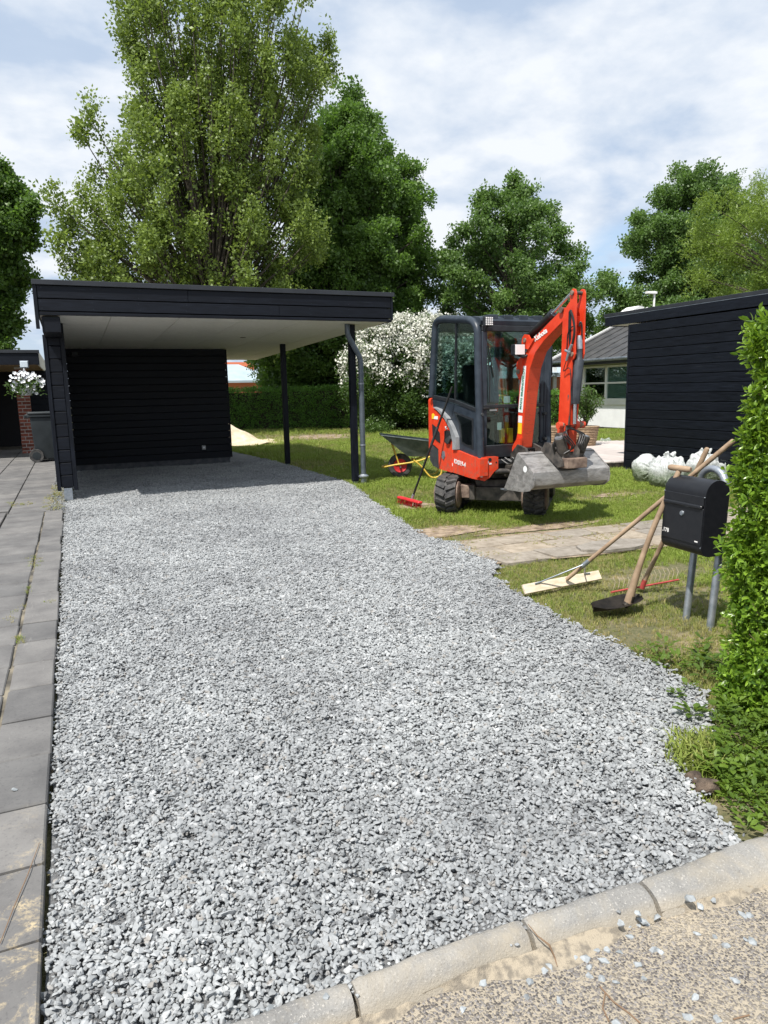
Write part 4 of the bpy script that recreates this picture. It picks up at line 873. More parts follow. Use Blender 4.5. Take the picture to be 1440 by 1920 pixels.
for side in (-1, 1):
    c0 = TM+vv*(.535*side)+uu*.06
    def T(u, z, v=0): return c0+uu*u+vv*v+Vector((0, 0, z))
    m = MB(); po, pi_ = loop_profile(), loop_profile(-.035); n = len(po)
    ro, ri, lo_, li = [[m.b.verts.new(T(u, z, s*TW/2)) for u, z in p] for p, s in ((po, 1), (pi_, 1), (po, -1), (pi_, -1))]
    for k in range(n):
        j = (k+1) % n
        m.b.faces.new((ro[k], ro[j], lo_[j], lo_[k])); m.b.faces.new((ri[k], ri[j], li[j], li[k])); m.b.faces.new((ro[k], ro[j], ri[j], ri[k])); m.b.faces.new((lo_[k], lo_[j], li[j], li[k]))
    trk = m.build('track', 'rubber', ex, 35)
    # lugs: two staggered angled bars per pitch
    per = []; P_ = loop_profile(0, 24); acc = 0; segs = list(zip(P_, P_[1:]+P_[:1])); nxt = 0
    for (a, b_) in segs:
        l = math.dist(a, b_)
        while l > 0 and nxt <= acc+l:
            t = (nxt-acc)/l; per.append((a[0]+(b_[0]-a[0])*t, a[1]+(b_[1]-a[1])*t, (b_[0]-a[0])/l, (b_[1]-a[1])/l)); nxt += .094
        acc += l
    for q, (u, z, du, dz) in enumerate(per):
        for hv in (-1, 1):
            t = bmesh.new(); bmesh.ops.create_cube(t, size=1)
            for v in t.verts: v.co = Vector((v.co.x*.052*(1.0 if v.co.z < 0 else .72), v.co.y*TW*.47, v.co.z*.028))
            bmesh.ops.transform(t, matrix=Matrix.Rotation(.42*hv, 4, 'Z'), verts=t.verts)
            tang = (uu*du+Vector((0, 0, dz))).normalized(); nrm = Vector((0, 0, 1))*(-du)+uu*dz; nrm = -nrm if (nrm.dot(T(u, z)-T(.56, .215)) < 0) else nrm
            s_ = .047 if hv > 0 else 0
            M = Matrix((tang, vv, nrm)).transposed().to_4x4(); M.translation = T(u, z, hv*TW*.245)+nrm*.010+tang*s_*.6
            bmesh.ops.transform(t, matrix=M, verts=t.verts); mm = MB(); mm.add(t); mm.build('track_lug', 'rubber', trk)
    for u in (0, 1.12):
        ang = Matrix((uu, Vector((0, 0, 1)).cross(uu)*1, Vector((0, 0, 1)))).transposed().to_4x4()
        w_ = MB(); t = bmesh.new()
        w_.lathe(T(u, .215), [(.06, -TW*.62), (.13, -TW*.62), (.165, -TW*.56), (.165, -TW*.30), (.12, -TW*.25), (.12, TW*.25), (.165, TW*.30), (.165, TW*.56), (.13, TW*.62), (.06, TW*.62)], 24, 'Y', mtx=Matrix((uu, vv*-1, Vector((0, 0, 1)))).transposed().to_4x4())
        w_.build('idler_wheel' if u == 0 else 'drive_sprocket', 'rusty_block' if u == 0 else 'dirty_steel', ex, 40)
    m = MB(); mt = Matrix((uu, vv, Vector((0, 0, 1)))).transposed().to_4x4(); mt.translation = T(.56, .215)
    m.box((-.42, -.075, -.10), (.42, .075, .10), .02, mtx=mt); m.build('track_frame', 'dirty_steel', ex)
MU = Matrix((uu, vv, Vector((0, 0, 1)))).transposed().to_4x4(); MU.translation = TM
def ubox(name, lo, hi, mtl, bev=.01, **k): return MB().box(lo, hi, bev, mtx=MU).build(name, mtl, ex, **k)
ubox('cross_beam', (.10, -.34, .14), (.26, .42, .31), 'dirty_steel', .012)
ubox('beam_sleeve', (.07, -.40, .17), (.27, -.27, .33), 'rusty_block', .012); ubox('beam_clamp', (.06, -.27, .15), (.28, -.20, .335), 'dirty_steel', .012)
ubox('rear_beam', (.75, -.42, .16), (.92, .42, .30), 'dirty_steel'); ubox('centre_frame', (.18, -.22, .17), (.85, .22, .40), 'dirty_steel', .03)
MB().lathe((EC.x, EC.y, .36), [(.34, 0), (.36, .02), (.36, .08), (.30, .1), (.30, .14)], 28).build('slew_ring', 'dirty_steel', ex, 40)
# upper deck
XB0, XB1, YF_, YR_ = 4.39, 5.44, 7.28, 8.62
m = MB(); m.box((XB0+.06, YF_+.02, .48), (XB1-.03, YR_-.05, .66), .02).build('deck_plate', 'cab_dark', ex)
prism([(854, 843), (893, 859), (900, 861), (900, 893), (892, 897), (880, 896), (850, 886), (847, 885), (847, 842)], XB0-.02, .11).build('side_skirt', 'orange_paint', ex, 30)
fs = MB(); fx = at(936, 866, Y=7.20).x
pf = [(XB0-.026, .705), (fx, .70), (fx, .56), (fx-.06, .52), (fx-.12, .455), (fx-.19, .42), (XB0-.026, .44)]
fs.poly_prism([(x, 7.22, z) for x, z in pf], (0, .22, 0)); bmesh.ops.bevel(fs.b, geom=[e for e in fs.b.edges if abs(e.verts[0].co.z-e.verts[1].co.z) > .1 and e.verts[0].co.x < 4.4], offset=.05, segments=4, affect='EDGES')
skirt = fs.build('front_skirt', 'orange_paint', ex, 40)
pbox('step_panel', (fx+.02, 7.27, .60), (XB1, 7.40, .66), 'cab_dark', ex, .01); pbox('front_strip', (XB0+.5, 7.262, .665), (XB1+.01, 7.33, .700), 'orange_paint', ex, .008)
hl = at(893, 866, Y=7.2); MB().lathe((0, 0, 0), [(.0, -.012), (.036, -.006), (.038, .006)], 20, 'Y', mtx=Matrix.Scale(1.5, 4, (1, 0, 0))).build('headlight', 'lamp_glass', ex, 60, origin=(0, 0, 0)).location = Vector((XB0+.055, 7.215, .645))-EC
for k, r in enumerate((.022, .042, .062)):
    cx_, cz_ = (at(907, 873, Y=7.215).x, at(907, 873, Y=7.215).z)
    for a0 in (.3, 1.87, 3.44, 5.0):
        m = MB(); m.tube([(cx_+r*math.cos(a0+t*.25), 7.219, cz_+r*math.sin(a0+t*.25)) for t in range(5)], .0035, 5).build('horn_slot', 'black_void', skirt)
for px, py, w_, h_ in ((919, 862, .045, .018), (931, 867, .02, .02)):
    p = at(px, py, Y=7.215); m = MB(); m.lathe((p.x, 7.222, p.z), [(0, -.006), (w_/2, -.005), (w_/2, .004)], 14, 'Y').build('skirt_hole', 'black_void', skirt)
p = at(920, 869, Y=7.215); pbox('sticker', (p.x-.02, 7.216, p.z-.012), (p.x+.015, 7.221, p.z+.006), 'sticker_white', skirt)
p = at(903, 892, Y=7.215); pbox('sticker', (p.x-.015, 7.214, p.z-.018), (p.x+.015, 7.22, p.z+.018), 'sticker_white', skirt)
# model lettering on the skirt side (reads front-left to right along -Y)
lp0 = at(851.5, 868, X=XB0-.022); text_mesh('KX019-4', .078, 'letter_white', ex, (XB0-.024, lp0.y, lp0.z-.0), (0, -1, -.10), (0, -.10, 1), 'lettering', bold=.002)
for px, py in ((848, 871),): p = at(px, py, X=XB0-.02); pbox('sticker', (XB0-.024, p.y-.012, p.z-.02), (XB0-.019, p.y+.012, p.z+.02), 'sticker_white', ex)
# rear side cover, grey band, vents, counterweight
RX = XB0-.03
prism([(811, 766), (818, 771), (832, 787), (842, 806), (847, 828), (847, 886), (823, 879), (822, 842), (812, 833), (809, 815), (809, 790)], RX, .16).build('engine_cover', 'orange_paint', ex, 30)
prism([(811, 763), (822, 767), (836, 781), (846, 799), (854, 820), (855, 843), (848, 843), (848, 828), (843, 805), (833, 785), (819, 769)], RX-.012, .10).build('cover_band', 'grey_paint', ex)
prism([(810, 795), (817, 801), (824, 812), (825, 831), (818, 826), (811, 817)], RX-.006, .03).build('air_vent', 'black_void', ex)
prism([(833, 808), (841, 806), (845, 815), (845, 829), (838, 833), (833, 828)], RX-.005, .03).build('handle_recess', 'black_void', ex)
prism([(834, 824), (842, 817), (844, 823), (840, 832), (835, 831)], RX-.03, .03).build('cover_handle', 'bumper_plastic', ex)
prism([(829, 846), (833, 846), (834, 856), (831, 862), (828, 857)], RX-.007, .02).build('lock', 'galvanised', ex)
prism([(834, 800), (836, 799), (838, 804), (836, 806)], RX-.006, .01).build('sticker', 'sticker_white', ex)
prism([(809.5, 776), (812, 775), (815, 779), (813, 785), (809.5, 786)], RX-.004, .01).build('sticker', 'sticker_yellow', ex)
prism([(814, 780), (821, 780.5), (820.5, 786.5), (813, 785.5)], RX-.004, .01).build('sticker', 'sticker_white', ex)
m = prism([(806, 836), (811, 833), (822, 842), (823, 879), (812, 873), (806, 862)], RX+.01, .9); m.build('counterweight', 'bumper_plastic', ex, 30)
m = MB(); m.box((XB0+.05, 8.42, .62), (XB1-.02, 8.68, 1.40), .05).build('engine_hood', 'orange_paint', ex, 40)
# cab
CXL, CXR, CYF, CYR, CZB = 4.43, 5.40, 7.33, 8.42, .70
prism([(811, 744), (820, 748), (893, 771), (898, 775), (898, 861), (893, 859), (855, 843), (855, 820), (846, 799), (836, 781), (822, 767), (812, 763)], CXL-.028, .05).build('door_panel', 'cab_paint', ex, 30)
prism([(850, 771), (887, 785), (887, 843), (864, 831), (861, 797)], CXL-.034, .006).build('lower_window_frame', 'cab_dark', ex)
prism([(854, 776), (884, 788), (884, 838), (866, 828), (864, 797)], CXL-.038, .004).build('lower_window', 'window_glass', ex)
side = [(901, 860), (899, 780), (897, 700), (896, 640), (895, 617), (889, 605), (878, 600), (860, 599), (835, 598), (823, 601), (817, 611), (815, 640), (812, 700), (810, 744)]
lpts = [at(x, y, X=CXL) for x, y in side]; rpts = [Vector((CXR, p.y, p.z)) for p in lpts]
for nm, pp in (('cab_pillar_loop', lpts), ('cab_pillar_loop', rpts)): MB().tube(spline(pp, 4), [.047]*(4*13+1), 12).build(nm, 'cab_paint', ex, 50)
top = [p for p in lpts if p.z > 2.2]
m = MB(); prof = [(CYF-.03, 2.285), (CYF+.0, 2.325), (CYF+.15, 2.352), (CYF+.6, 2.37), (CYR-.15, 2.352), (CYR+.0, 2.30), (CYR, 2.24), (CYF-.02, 2.24)]
m.poly_prism([(CXL+.01, y, z) for y, z in prof], (CXR-CXL-.02, 0, 0)); m.build('cab_roof', 'cab_paint', ex, 40)
for k in range(4): pbox('roof_rib', (CXL+.1+.21*k+.03, CYF-.015, 2.30), (CXL+.1+.21*k+.16, CYF+.55, 2.358), 'cab_paint', ex, .006)
pbox('front_header', (CXL+.03, CYF-.03, 2.165), (CXR-.03, CYF+.03, 2.235), 'cab_dark', ex, .008)
pbox('front_sill', (CXL+.03, CYF-.03, CZB-.02), (CXR-.03, CYF+.03, .835), 'cab_dark', ex, .008)
zr = at(930, 762, Y=CYF-.02).z; pbox('front_rail', (CXL+.05, CYF-.035, zr-.02), (CXR-.05, CYF+.01, zr+.022), 'cab_dark', ex, .006)
for x0, x1 in ((CXL+.03, CXL+.105), (CXR-.105, CXR-.03)): pbox('front_stile', (x0, CYF-.028, .83), (x1, CYF+.02, 2.17), 'cab_paint', ex, .01)
pbox('right_post', (CXR-.06, CYF-.04, CZB-.05), (CXR+.04, CYF+.07, 2.1), 'cab_paint', ex, .012)
pbox('windscreen', (CXL+.104, CYF-.012, zr+.022), (CXR-.104, CYF-.006, 2.166), 'cab_glass', ex); pbox('lower_windscreen', (CXL+.104, CYF-.012, .834), (CXR-.104, CYF-.006, zr-.02), 'cab_glass', ex)
sg = [(824, 606), (838, 602), (860, 603), (877, 604), (886, 611), (889, 622), (890, 766), (850, 750), (814, 741), (816, 690), (819, 640), (820, 615)]
prism(sg, CXL-.004, .006).build('side_window', 'cab_glass', ex)
prism([(853, 604), (855, 604), (853.5, 752), (851.5, 751)], CXL-.014, .02).build('window_divider', 'cab_dark', ex)
prism([(811, 741), (850, 749), (892, 766), (892, 772), (850, 755), (811, 747)], CXL-.036, .03).build('window_rail', 'cab_dark', ex)
prism([(826, 604), (880, 603), (888, 612), (889, 622), (822, 622), (823, 609)], CXL+.004, .004).build('tint_strip', 'cab_dark', ex)
MB().poly_prism([Vector((CXR+.004, at(x, y, X=CXL).y, at(x, y, X=CXL).z)) for x, y in sg], (.006, 0, 0)).build('side_window', 'cab_glass', ex)
m = MB(); m.box((CXR-.02, CYF+.05, CZB), (CXR+.02, CYR-.02, 1.25), .01).build('door_panel', 'cab_paint', ex)
pbox('rear_window', (CXL+.08, CYR-.03, 1.45), (CXR-.08, CYR-.022, 2.2), 'cab_glass', ex); 
pbox('rear_frame', (CXL+.02, CYR-.06, 1.30), (CXR-.02, CYR, 1.46), 'cab_paint', ex, .01)
pbox('cab_floor', (CXL+.03, CYF+.03, CZB-.03), (CXR-.03, CYR-.03, .74), 'cab_dark', ex)
m = MB(); m.box((4.70, 7.78, .74), (5.16, 8.2, 1.16), .05); seat = m.build('seat', 'seat_fabric', ex, 40)
bk0 = MB(); mt = Matrix.Translation((4.93, 8.12, 1.2)) @ Matrix.Rotation(-.16, 4, 'X'); bk0.box((-.22, -.06, -.05), (.22, .06, .62), .055, mtx=mt); bk0.build('backrest', 'seat_fabric', seat, 40)
for x in (4.60, 5.24):
    pbox('console', (x-.07, 7.72, .74), (x+.07, 8.15, 1.20), 'bumper_plastic', ex, .03); ptube('control_lever', [(x, 7.78, 1.18), (x, 7.72, 1.32), (x, 7.70, 1.40)], [.012, .014, .022], 'hose_black', ex, 8)
for x in (4.80, 4.88, 4.98, 5.06): ptube('travel_lever', [(x, 7.55, .76), (x, 7.50, 1.05), (x, 7.47, 1.2)], .012, 'hose_black', ex, 8)
for x in (4.83, 4.95): pbox('pedal', (x-.03, 7.42, .84), (x+.03, 7.47, 1.02), 'sticker_yellow', ex, .006)
p = at(936, 799, Y=CYF); pbox('notice', (p.x-.03, CYF-.004, p.z-.045), (p.x+.03, CYF-.001, p.z+.045), 'sticker_white', ex); p = at(951, 749, Y=CYF); pbox('notice', (p.x-.05, CYF-.004, p.z-.04), (p.x+.04, CYF-.001, p.z+.04), 'sticker_white', ex)
p = at(925, 769, Y=CYF-.03); pbox('sticker', (p.x-.05, CYF-.031, p.z-.008), (p.x+.05, CYF-.027, p.z+.008), 'grey_paint', ex)
for px, py in ((903, 777), (903, 824), (1021, 775), (1021, 822)):
    p = at(px, py, Y=CYF-.05); MB().lathe((p.x, CYF-.06, p.z), [(.018, -.02), (.02, .0), (.02, .035)], 14, 'Y').build('hinge', 'bumper_plastic', ex, 40)
q0 = at(913, 603, Y=CYF-.08); wlp = MB().box((q0.x-.055, CYF-.13, q0.z-.055), (q0.x+.055, CYF-.07, q0.z+.055), .008).build('work_light', 'cab_dark', ex)
for i in range(4):
    for j in range(4): c_ = (q0.x-.038+.0253*i, CYF-.133, q0.z-.036+.024*j); MB().box((c_[0]-.009, c_[1]-.002, c_[2]-.008), (c_[0]+.009, c_[1]+.003, c_[2]+.008), .002).build('led', 'lamp_glass', wlp)
ptube('light_bracket', [(q0.x, CYF-.09, q0.z-.05), (q0.x+.01, CYF-.05, q0.z-.09), (q0.x, CYF-.01, q0.z-.11)], .012, 'cab_dark', ex)
w0, w1 = at(918, 755, Y=CYF-.03), at(913, 650, Y=CYF-.03); ptube('wiper_arm', [w0, (w0+w1)/2+Vector((.015, -.012, 0)), w1], .006, 'hose_black', ex, 6); ptube('wiper_blade', [at(926, 708, Y=CYF-.022), at(915, 648, Y=CYF-.022)], .007, 'hose_black', ex, 6)
pbox('door_catch', (w0.x-.10, CYF-.06, zr-.03), (w0.x-.02, CYF-.03, zr-.01), 'hose_black', ex, .004)
ptube('grab_rail', [at(x, y, X=CXR+.06) for x, y in ((1024, 742), (1025, 720), (1034, 702), (1034, 650), (1031, 645))], .012, 'cab_dark', ex, 8)
# boom swing post
pbox('swing_frame', (4.78, 7.08, .44), (5.16, 7.34, .60), 'dirty_steel', ex, .02)
MB().lathe((4.99, 7.12, .40), [(.07, 0), (.085, .02), (.085, .34), (.07, .36)], 20).build('swing_pin', 'dirty_steel', ex, 40)
for x in (4.865, 5.085): m = MB(); m.poly_prism([(x, 7.32, .52), (x, 6.98, .52), (x, 6.93, .66), (x, 7.0, .80), (x, 7.16, .84), (x, 7.30, .72)], (.035, 0, 0)).build('swing_bracket', 'dirty_steel', ex)
ptube('swing_cylinder', [(4.60, 7.26, .52), (4.80, 7.20, .52)], .035, 'dirty_steel', ex, 14); ptube('swing_rod', [(4.80, 7.20, .52), (4.90, 7.14, .52)], .018, 'rod_steel', ex, 10)
for k in range(6): 
    a = Vector((4.70+.05*k, 7.25, .66+.02*(k % 2))); ptube('hose', spline([a, a+Vector((.05, -.10, -.05)), a+Vector((.10, -.16, .03)), Vector((4.93+.02*k, 7.05, .80))], 4), .011, 'hose_black', ex, 6)
# boom
BX, BW = 4.915, .155
outer = [(955, 868), (957, 850), (962, 836), (968, 824), (971, 808), (971, 790), (973, 745), (976, 700), (982, 670), (992, 648), (1008, 627), (1030, 604), (1046, 588), (1056, 577), (1066, 577)]
inner = [(1064, 590), (1054, 603), (1040, 617), (1020, 638), (1004, 660), (994, 690), (988, 733), (984, 773), (980, 810), (977, 838), (974, 858), (964, 872)]
boom = prism(outer+inner, BX, BW).build('boom', 'orange_paint', ex, 28)
prism([(955, 869), (957, 848), (962, 834), (969, 822), (976, 822), (975, 840), (970, 860), (962, 874)], BX-.03, .028).build('boom_foot', 'orange_paint', boom)
prism([(1054.5, 603.5), (1040.5, 617.5), (1020.5, 638.5), (1004.5, 660.5), (994.6, 690), (988.6, 733), (984.6, 773), (980.6, 810), (978, 838), (976.6, 837.6), (979, 809.6), (983, 772.6), (987, 732.6), (993, 689.6), (1003, 659.6), (1019, 637.6), (1039, 616.6), (1053, 602.8)], BX+.004, BW-.008).build('boom_underside', 'worn_orange_paint', boom)
for xo in (0, BW+.021): 
    prism([(977, 652), (979, 634), (983, 627), (990, 628), (994, 636), (1002, 634), (990, 655)], BX-.02, .019, xo).build('cylinder_lug', 'orange_paint', boom)
    prism([(969, 680), (974, 672), (980, 668), (978, 700), (973, 712), (968, 700)], BX-.02, .019, xo).build('boom_lug', 'orange_paint', boom)
p = at(972.5, 697, X=BX-.02); MB().lathe((BX-.03, p.y, p.z), [(.0, -.006), (.028, -.004), (.028, .012)], 14, 'X').build('pin', 'rusty_block', boom, 40)
p = at(984.5, 638, X=BX-.02); MB().lathe((BX-.03, p.y, p.z), [(.0, -.006), (.026, -.004), (.026, .012)], 14, 'X').build('pin', 'rusty_block', boom, 40)
# arm cylinder on top of the boom
ca, cb, cc_ = at(985, 638, X=BX+.07), at(1036, 588, X=BX+.07), at(1073, 548, X=BX+.07)
cyl = ptube('arm_cylinder', [ca, ca.lerp(cb, .06), cb], [.032, .042, .042], 'hose_black', ex, 16); ptube('cylinder_rod', [cb, cc_], .018, 'rod_steel', cyl, 12); MB().tube([cb.lerp(ca, .06), cb.lerp(cc_, .05)], .047, 16).build('cylinder_gland', 'cylinder_grey', cyl, 40)
ptube('hose', [p+Vector((0, -.02, -.055)) for p in (ca, ca.lerp(cb, .5), cb)], .012, 'hose_black', ex, 6)
# work lamp on the boom side
p = at(976, 656, X=BX-.06); MB().box((BX-.17, p.y-.045, p.z-.062), (BX-.02, p.y+.045, p.z+.062), .01).build('boom_lamp', 'cab_dark', boom)
MB().box((BX-.165, p.y-.052, p.z-.056), (BX-.035, p.y-.046, p.z+.056), .002).build('lamp_lens', 'lamp_glass', boom)
ptube('lamp_bracket', [(BX-.1, p.y, p.z-.06), (BX-.04, p.y-.03, p.z-.09), (BX+.0, p.y-.05, p.z-.06)], .012, 'cab_dark', boom, 8)
# stickers and lettering
prism([(979.5, 686), (986.5, 686), (979.8, 774), (971.6, 772.5)], BX-.003, .002).build('sticker', 'sticker_white', boom, label='long white sticker with green lettering')
a, b_ = at(977.3, 768, X=BX-.005), at(984, 694, X=BX-.005); d = (b_-a)
text_mesh('MADS BRØNDFELDT', .052, 'letter_green', boom, a, d, Vector((1, 0, 0)).cross(d) if False else d.cross(Vector((1, 0, 0))), bold=.0012)
prism([(972, 779), (979, 780), (978.5, 793), (971.5, 792)], BX-.003, .002).build('sticker', 'sticker_white', boom); prism([(971.5, 792.5), (978.5, 793.5), (977.5, 814), (970.5, 813)], BX-.003, .002).build('sticker', 'sticker_yellow', boom)
a, b_ = at(1003, 640.5, X=BX-.004), at(1032, 618, X=BX-.004); d = b_-a
text_mesh('Kubota', .082, 'letter_white', boom, a, d, d.cross(Vector((1, 0, 0))), bold=.003)
# arm (dipper)
AX, AW = 4.905, .130
armside = [(1069, 552), (1071, 545), (1074, 541), (1078, 542), (1080, 549), (1080, 575), (1079, 600), (1078, 640), (1078, 664), (1076, 672), (1072, 676), (1071, 700), (1068, 745), (1064, 797), (1047, 797), (1048, 770), (1050, 720), (1053, 650), (1055, 600), (1058, 582), (1064, 572), (1069, 565)]
arm_core = [(1062, 592), (1073, 592), (1072, 660), (1071, 700), (1068, 745), (1064, 797), (1047, 797), (1048, 770), (1050, 720), (1053, 650), (1055, 600)]
arm = prism(arm_core, AX+.016, AW-.032).build('arm', 'orange_paint', ex, 28)
prism(armside, AX, .0155).build('arm_plate', 'orange_paint', arm); prism(armside, AX, .0155, AW-.0155).build('arm_plate', 'orange_paint', arm)
prism([(1066, 585), (1069, 580), (1071, 588), (1071, 635), (1067, 650), (1065, 620)], AX-.002, .003).build('arm_slot', 'black_void', arm)
for px, py, r in ((1074, 549, .026), (1053, 581, .034), (1073.5, 664, .024)):
    p = at(px, py, X=AX); MB().lathe((AX-.012, p.y, p.z), [(0, -.008), (r, -.006), (r, .0), (r*.9, .012)], 16, 'X').build('pin', 'rusty_block', arm, 40); MB().tube([(AX, p.y, p.z), (AX+AW+.012, p.y, p.z)], r*.8, 14).build('pin', 'dirty_steel', arm, 40)
ptube('hose', [at(x, y, X=AX-.015) for x, y in ((1074, 612), (1068, 616), (1064, 628), (1063, 650), (1062, 655))], .006, 'hose_black', ex, 6); ptube('hose', spline([at(x, y, X=AX-.012) for x, y in ((1070, 582), (1075, 598), (1077, 620), (1073, 645))], 3), .013, 'hose_black', ex, 6)
ptube('coupling', [at(1072, 646, X=AX-.03), at(1068, 656, X=AX-.03), at(1062, 676, X=AX-.03)], [.014, .02, .013], 'galvanised', ex, 10); ptube('coupling', [at(1060, 657, X=AX-.035), at(1069, 661, X=AX-.035)], .014, 'galvanised', ex, 10)
ptube('hose', spline([at(x, y, X=AX-.03) for x, y in ((1062, 676), (1058, 688), (1057, 696), (1062, 692), (1067, 690), (1070, 700), (1071, 760))], 3), .005, 'hose_black', ex, 6)
# bucket cylinder hanging in front of the arm
KX = AX+AW/2+.012; kY = 6.20
b0, b1, b2 = Vector((KX, at(1086, 668, X=KX).y, at(1086, 668, X=KX).z)), at(1077.5, 756, X=KX), at(1077, 795, X=KX)
kc = ptube('bucket_cylinder', [at(1087, 655, X=KX), at(1086, 672, X=KX), at(1085.5, 676, X=KX), b1, b1+(b1-b0)*.01], [.03, .032, .052, .052, .045], 'cylinder_grey', ex, 18)
ptube('cylinder_rod', [b1, b2], .022, 'rod_steel', kc, 12); p = at(1086, 640, X=KX); MB().tube([p+Vector((0, 0, .06)), p, at(1087, 655, X=KX)], [.02, .035, .03], 10).build('hose_fitting', 'galvanised', kc, 40)
ptube('hose', spline([at(1086, 612, X=KX+.01), at(1088, 604, X=KX+.02), at(1091, 610, X=KX+.03), at(1091, 635, X=KX+.03)], 4), .01, 'hose_black', ex, 6)
ptube('fitting', [at(1068, 735, X=KX-.06), at(1068, 742, X=KX-.06), at(1067, 755, X=KX-.06), at(1066, 796, X=KX-.06)], [.01, .022, .016, .012], 'dirty_steel', ex, 8)
# linkage
jy = at(1062, 797, X=AX+.05); jy2 = at(1078, 797, X=AX+.1)
MB().tube([(AX-.06, jy.y, jy.z), (AX+AW+.12, jy.y-.02, jy.z)], .03, 14).build('linkage_pin', 'rusty_block', ex, 40)
for i, x in enumerate((AX-.05, AX+.03, AX+.095, AX+.17, AX+.255)): MB().tube([(x-.022, jy.y-.01, jy.z), (x+.022, jy.y-.01, jy.z)], .045 if i % 2 else .038, 16).build('linkage_boss', 'worn_orange_paint' if i % 2 == 0 or i == 3 else 'dirty_steel', ex, 40)
for x, w_ in ((AX+.0, .022), (AX+.14, .022)):
    m = MB(); m.poly_prism([(x, jy.y-.05, jy.z+.02), (x, jy.y+.10, jy.z+.01), (x, jy.y+.08, jy.z-.20), (x, jy.y+.02, jy.z-.27), (x, jy.y-.03, jy.z-.22)], (w_, 0, 0)).build('link_plate', 'worn_orange_paint', ex)
m = MB(); m.poly_prism([(AX+.05, jy.y-.04, jy.z-.04), (AX+.17, jy.y-.04, jy.z-.04), (AX+.13, jy.y-.03, jy.z-.29), (AX+.09, jy.y-.03, jy.z-.29)], (0, .07, 0)).build('link_plate', 'worn_orange_paint', ex)
tz = jy.z
for sgn in (-1, 1):
    c_ = Vector((AX+.085+sgn*.115, jy.y-.06, 0)); MB().tube([(c_.x+sgn*.055, c_.y, tz-.13), (c_.x-sgn*.035, c_.y+.02, tz-.36)], .062, 18).build('tilt_motor', 'dirty_steel', ex, 40)
    MB().tube([(c_.x+sgn*.060, c_.y, tz-.118), (c_.x+sgn*.054, c_.y, tz-.135)], .052, 16).build('motor_cap', 'galvanised', ex, 40)
    for k in range(3): ptube('hose', spline([(c_.x-.03+.02*k, c_.y-.05, tz-.30), (c_.x-.07*sgn-.02*k, c_.y-.10, tz-.22), (c_.x-.03*k, c_.y-.06, tz-.10), (AX+.03*k, c_.y, tz-.02)], 4), .008, 'hose_black', ex, 6)
for k in range(3): ptube('hose', spline([(AX-.06, jy.y, tz-.10-.02*k), (AX-.11-.015*k, jy.y-.02, tz-.20), (AX-.09, jy.y, tz-.32), (AX-.02, jy.y, tz-.40)], 4), .009, 'hose_black', ex, 6)
MB().lathe((AX-.05, jy.y-.01, tz-.12), [(.0, -.03), (.04, -.03), (.045, .03), (.0, .03)], 16, 'X').build('rotor_head', 'dirty_steel', ex, 40)
pbox('tilt_body', (AX-.07, jy.y-.10, tz-.46), (AX+.22, jy.y+.18, tz-.33), 'dirty_steel', ex, .03)
# bucket
bp = [(6.56, .775), (6.30, .600), (6.285, .52), (6.30, .46), (6.37, .41), (6.50, .385), (6.82, .375)]
X0, X1 = 4.495, 5.50
m = MB(); th = .014
inn = [(y+.012, z-.012) for y, z in bp[:2]]+[(y+.016, z+.004) for y, z in bp[2:4]]+[(y, z+.014) for y, z in bp[4:]]
m.poly_prism([(X0, y, z) for y, z in bp]+[(X0, y, z) for y, z in inn[::-1]], (X1-X0, 0, 0)); bucket = m.build('bucket', 'bucket_steel', ex, 30)
pl_ = [(6.60, .79), (6.565, .785), (6.29, .602), (6.272, .52), (6.285, .45), (6.36, .398), (6.50, .372), (6.86, .36)]
for x in (X0-.013, X1+.001): MB().poly_prism([(x, y, z) for y, z in pl_], (.012, 0, 0)).build('end_plate', 'bucket_steel', bucket)
MB().poly_prism([(X0-.013, 6.80, .356), (X0-.013, 6.93, .352), (X0-.013, 6.93, .362), (X0-.013, 6.80, .374)], (X1-X0+.026, 0, 0)).build('cutting_edge', 'galvanised', bucket)
MB().poly_prism([(X0, 6.555, .782), (X0, 6.60, .80), (X0, 6.605, .785), (X0, 6.56, .768)], (X1-X0, 0, 0)).build('top_lip', 'bucket_steel', bucket)
p = at(984.5, 880, X=X0-.015); MB().lathe((X0-.016, p.y, p.z), [(0, -.001), (.035, 0), (.035, .002)], 16, 'X').build('sticker', 'sticker_white', bucket)
# quick coupler block on the bucket's back
m = MB(); m.poly_prism([(AX-.10, 6.60, .80), (AX-.10, 6.30, .64), (AX-.10, 6.22, .66), (AX-.10, 6.24, .72), (AX-.10, 6.46, .90), (AX-.10, 6.54, .90)], (.03, 0, 0)).build('coupler_plate', 'dirty_steel', ex)
m = MB(); m.poly_prism([(AX+.20, 6.60, .80), (AX+.20, 6.30, .64), (AX+.20, 6.22, .66), (AX+.20, 6.24, .75), (AX+.20, 6.38, .86)], (.025, 0, 0)).build('coupler_plate', 'dirty_steel', ex)
pbox('coupler_block', (AX-.068, 6.17, .635), (AX+.198, 6.33, .745), 'rusty_block', ex, .012); pbox('coupler_body', (AX-.068, 6.334, .66), (AX+.198, 6.55, .83), 'dirty_steel', ex, .02)

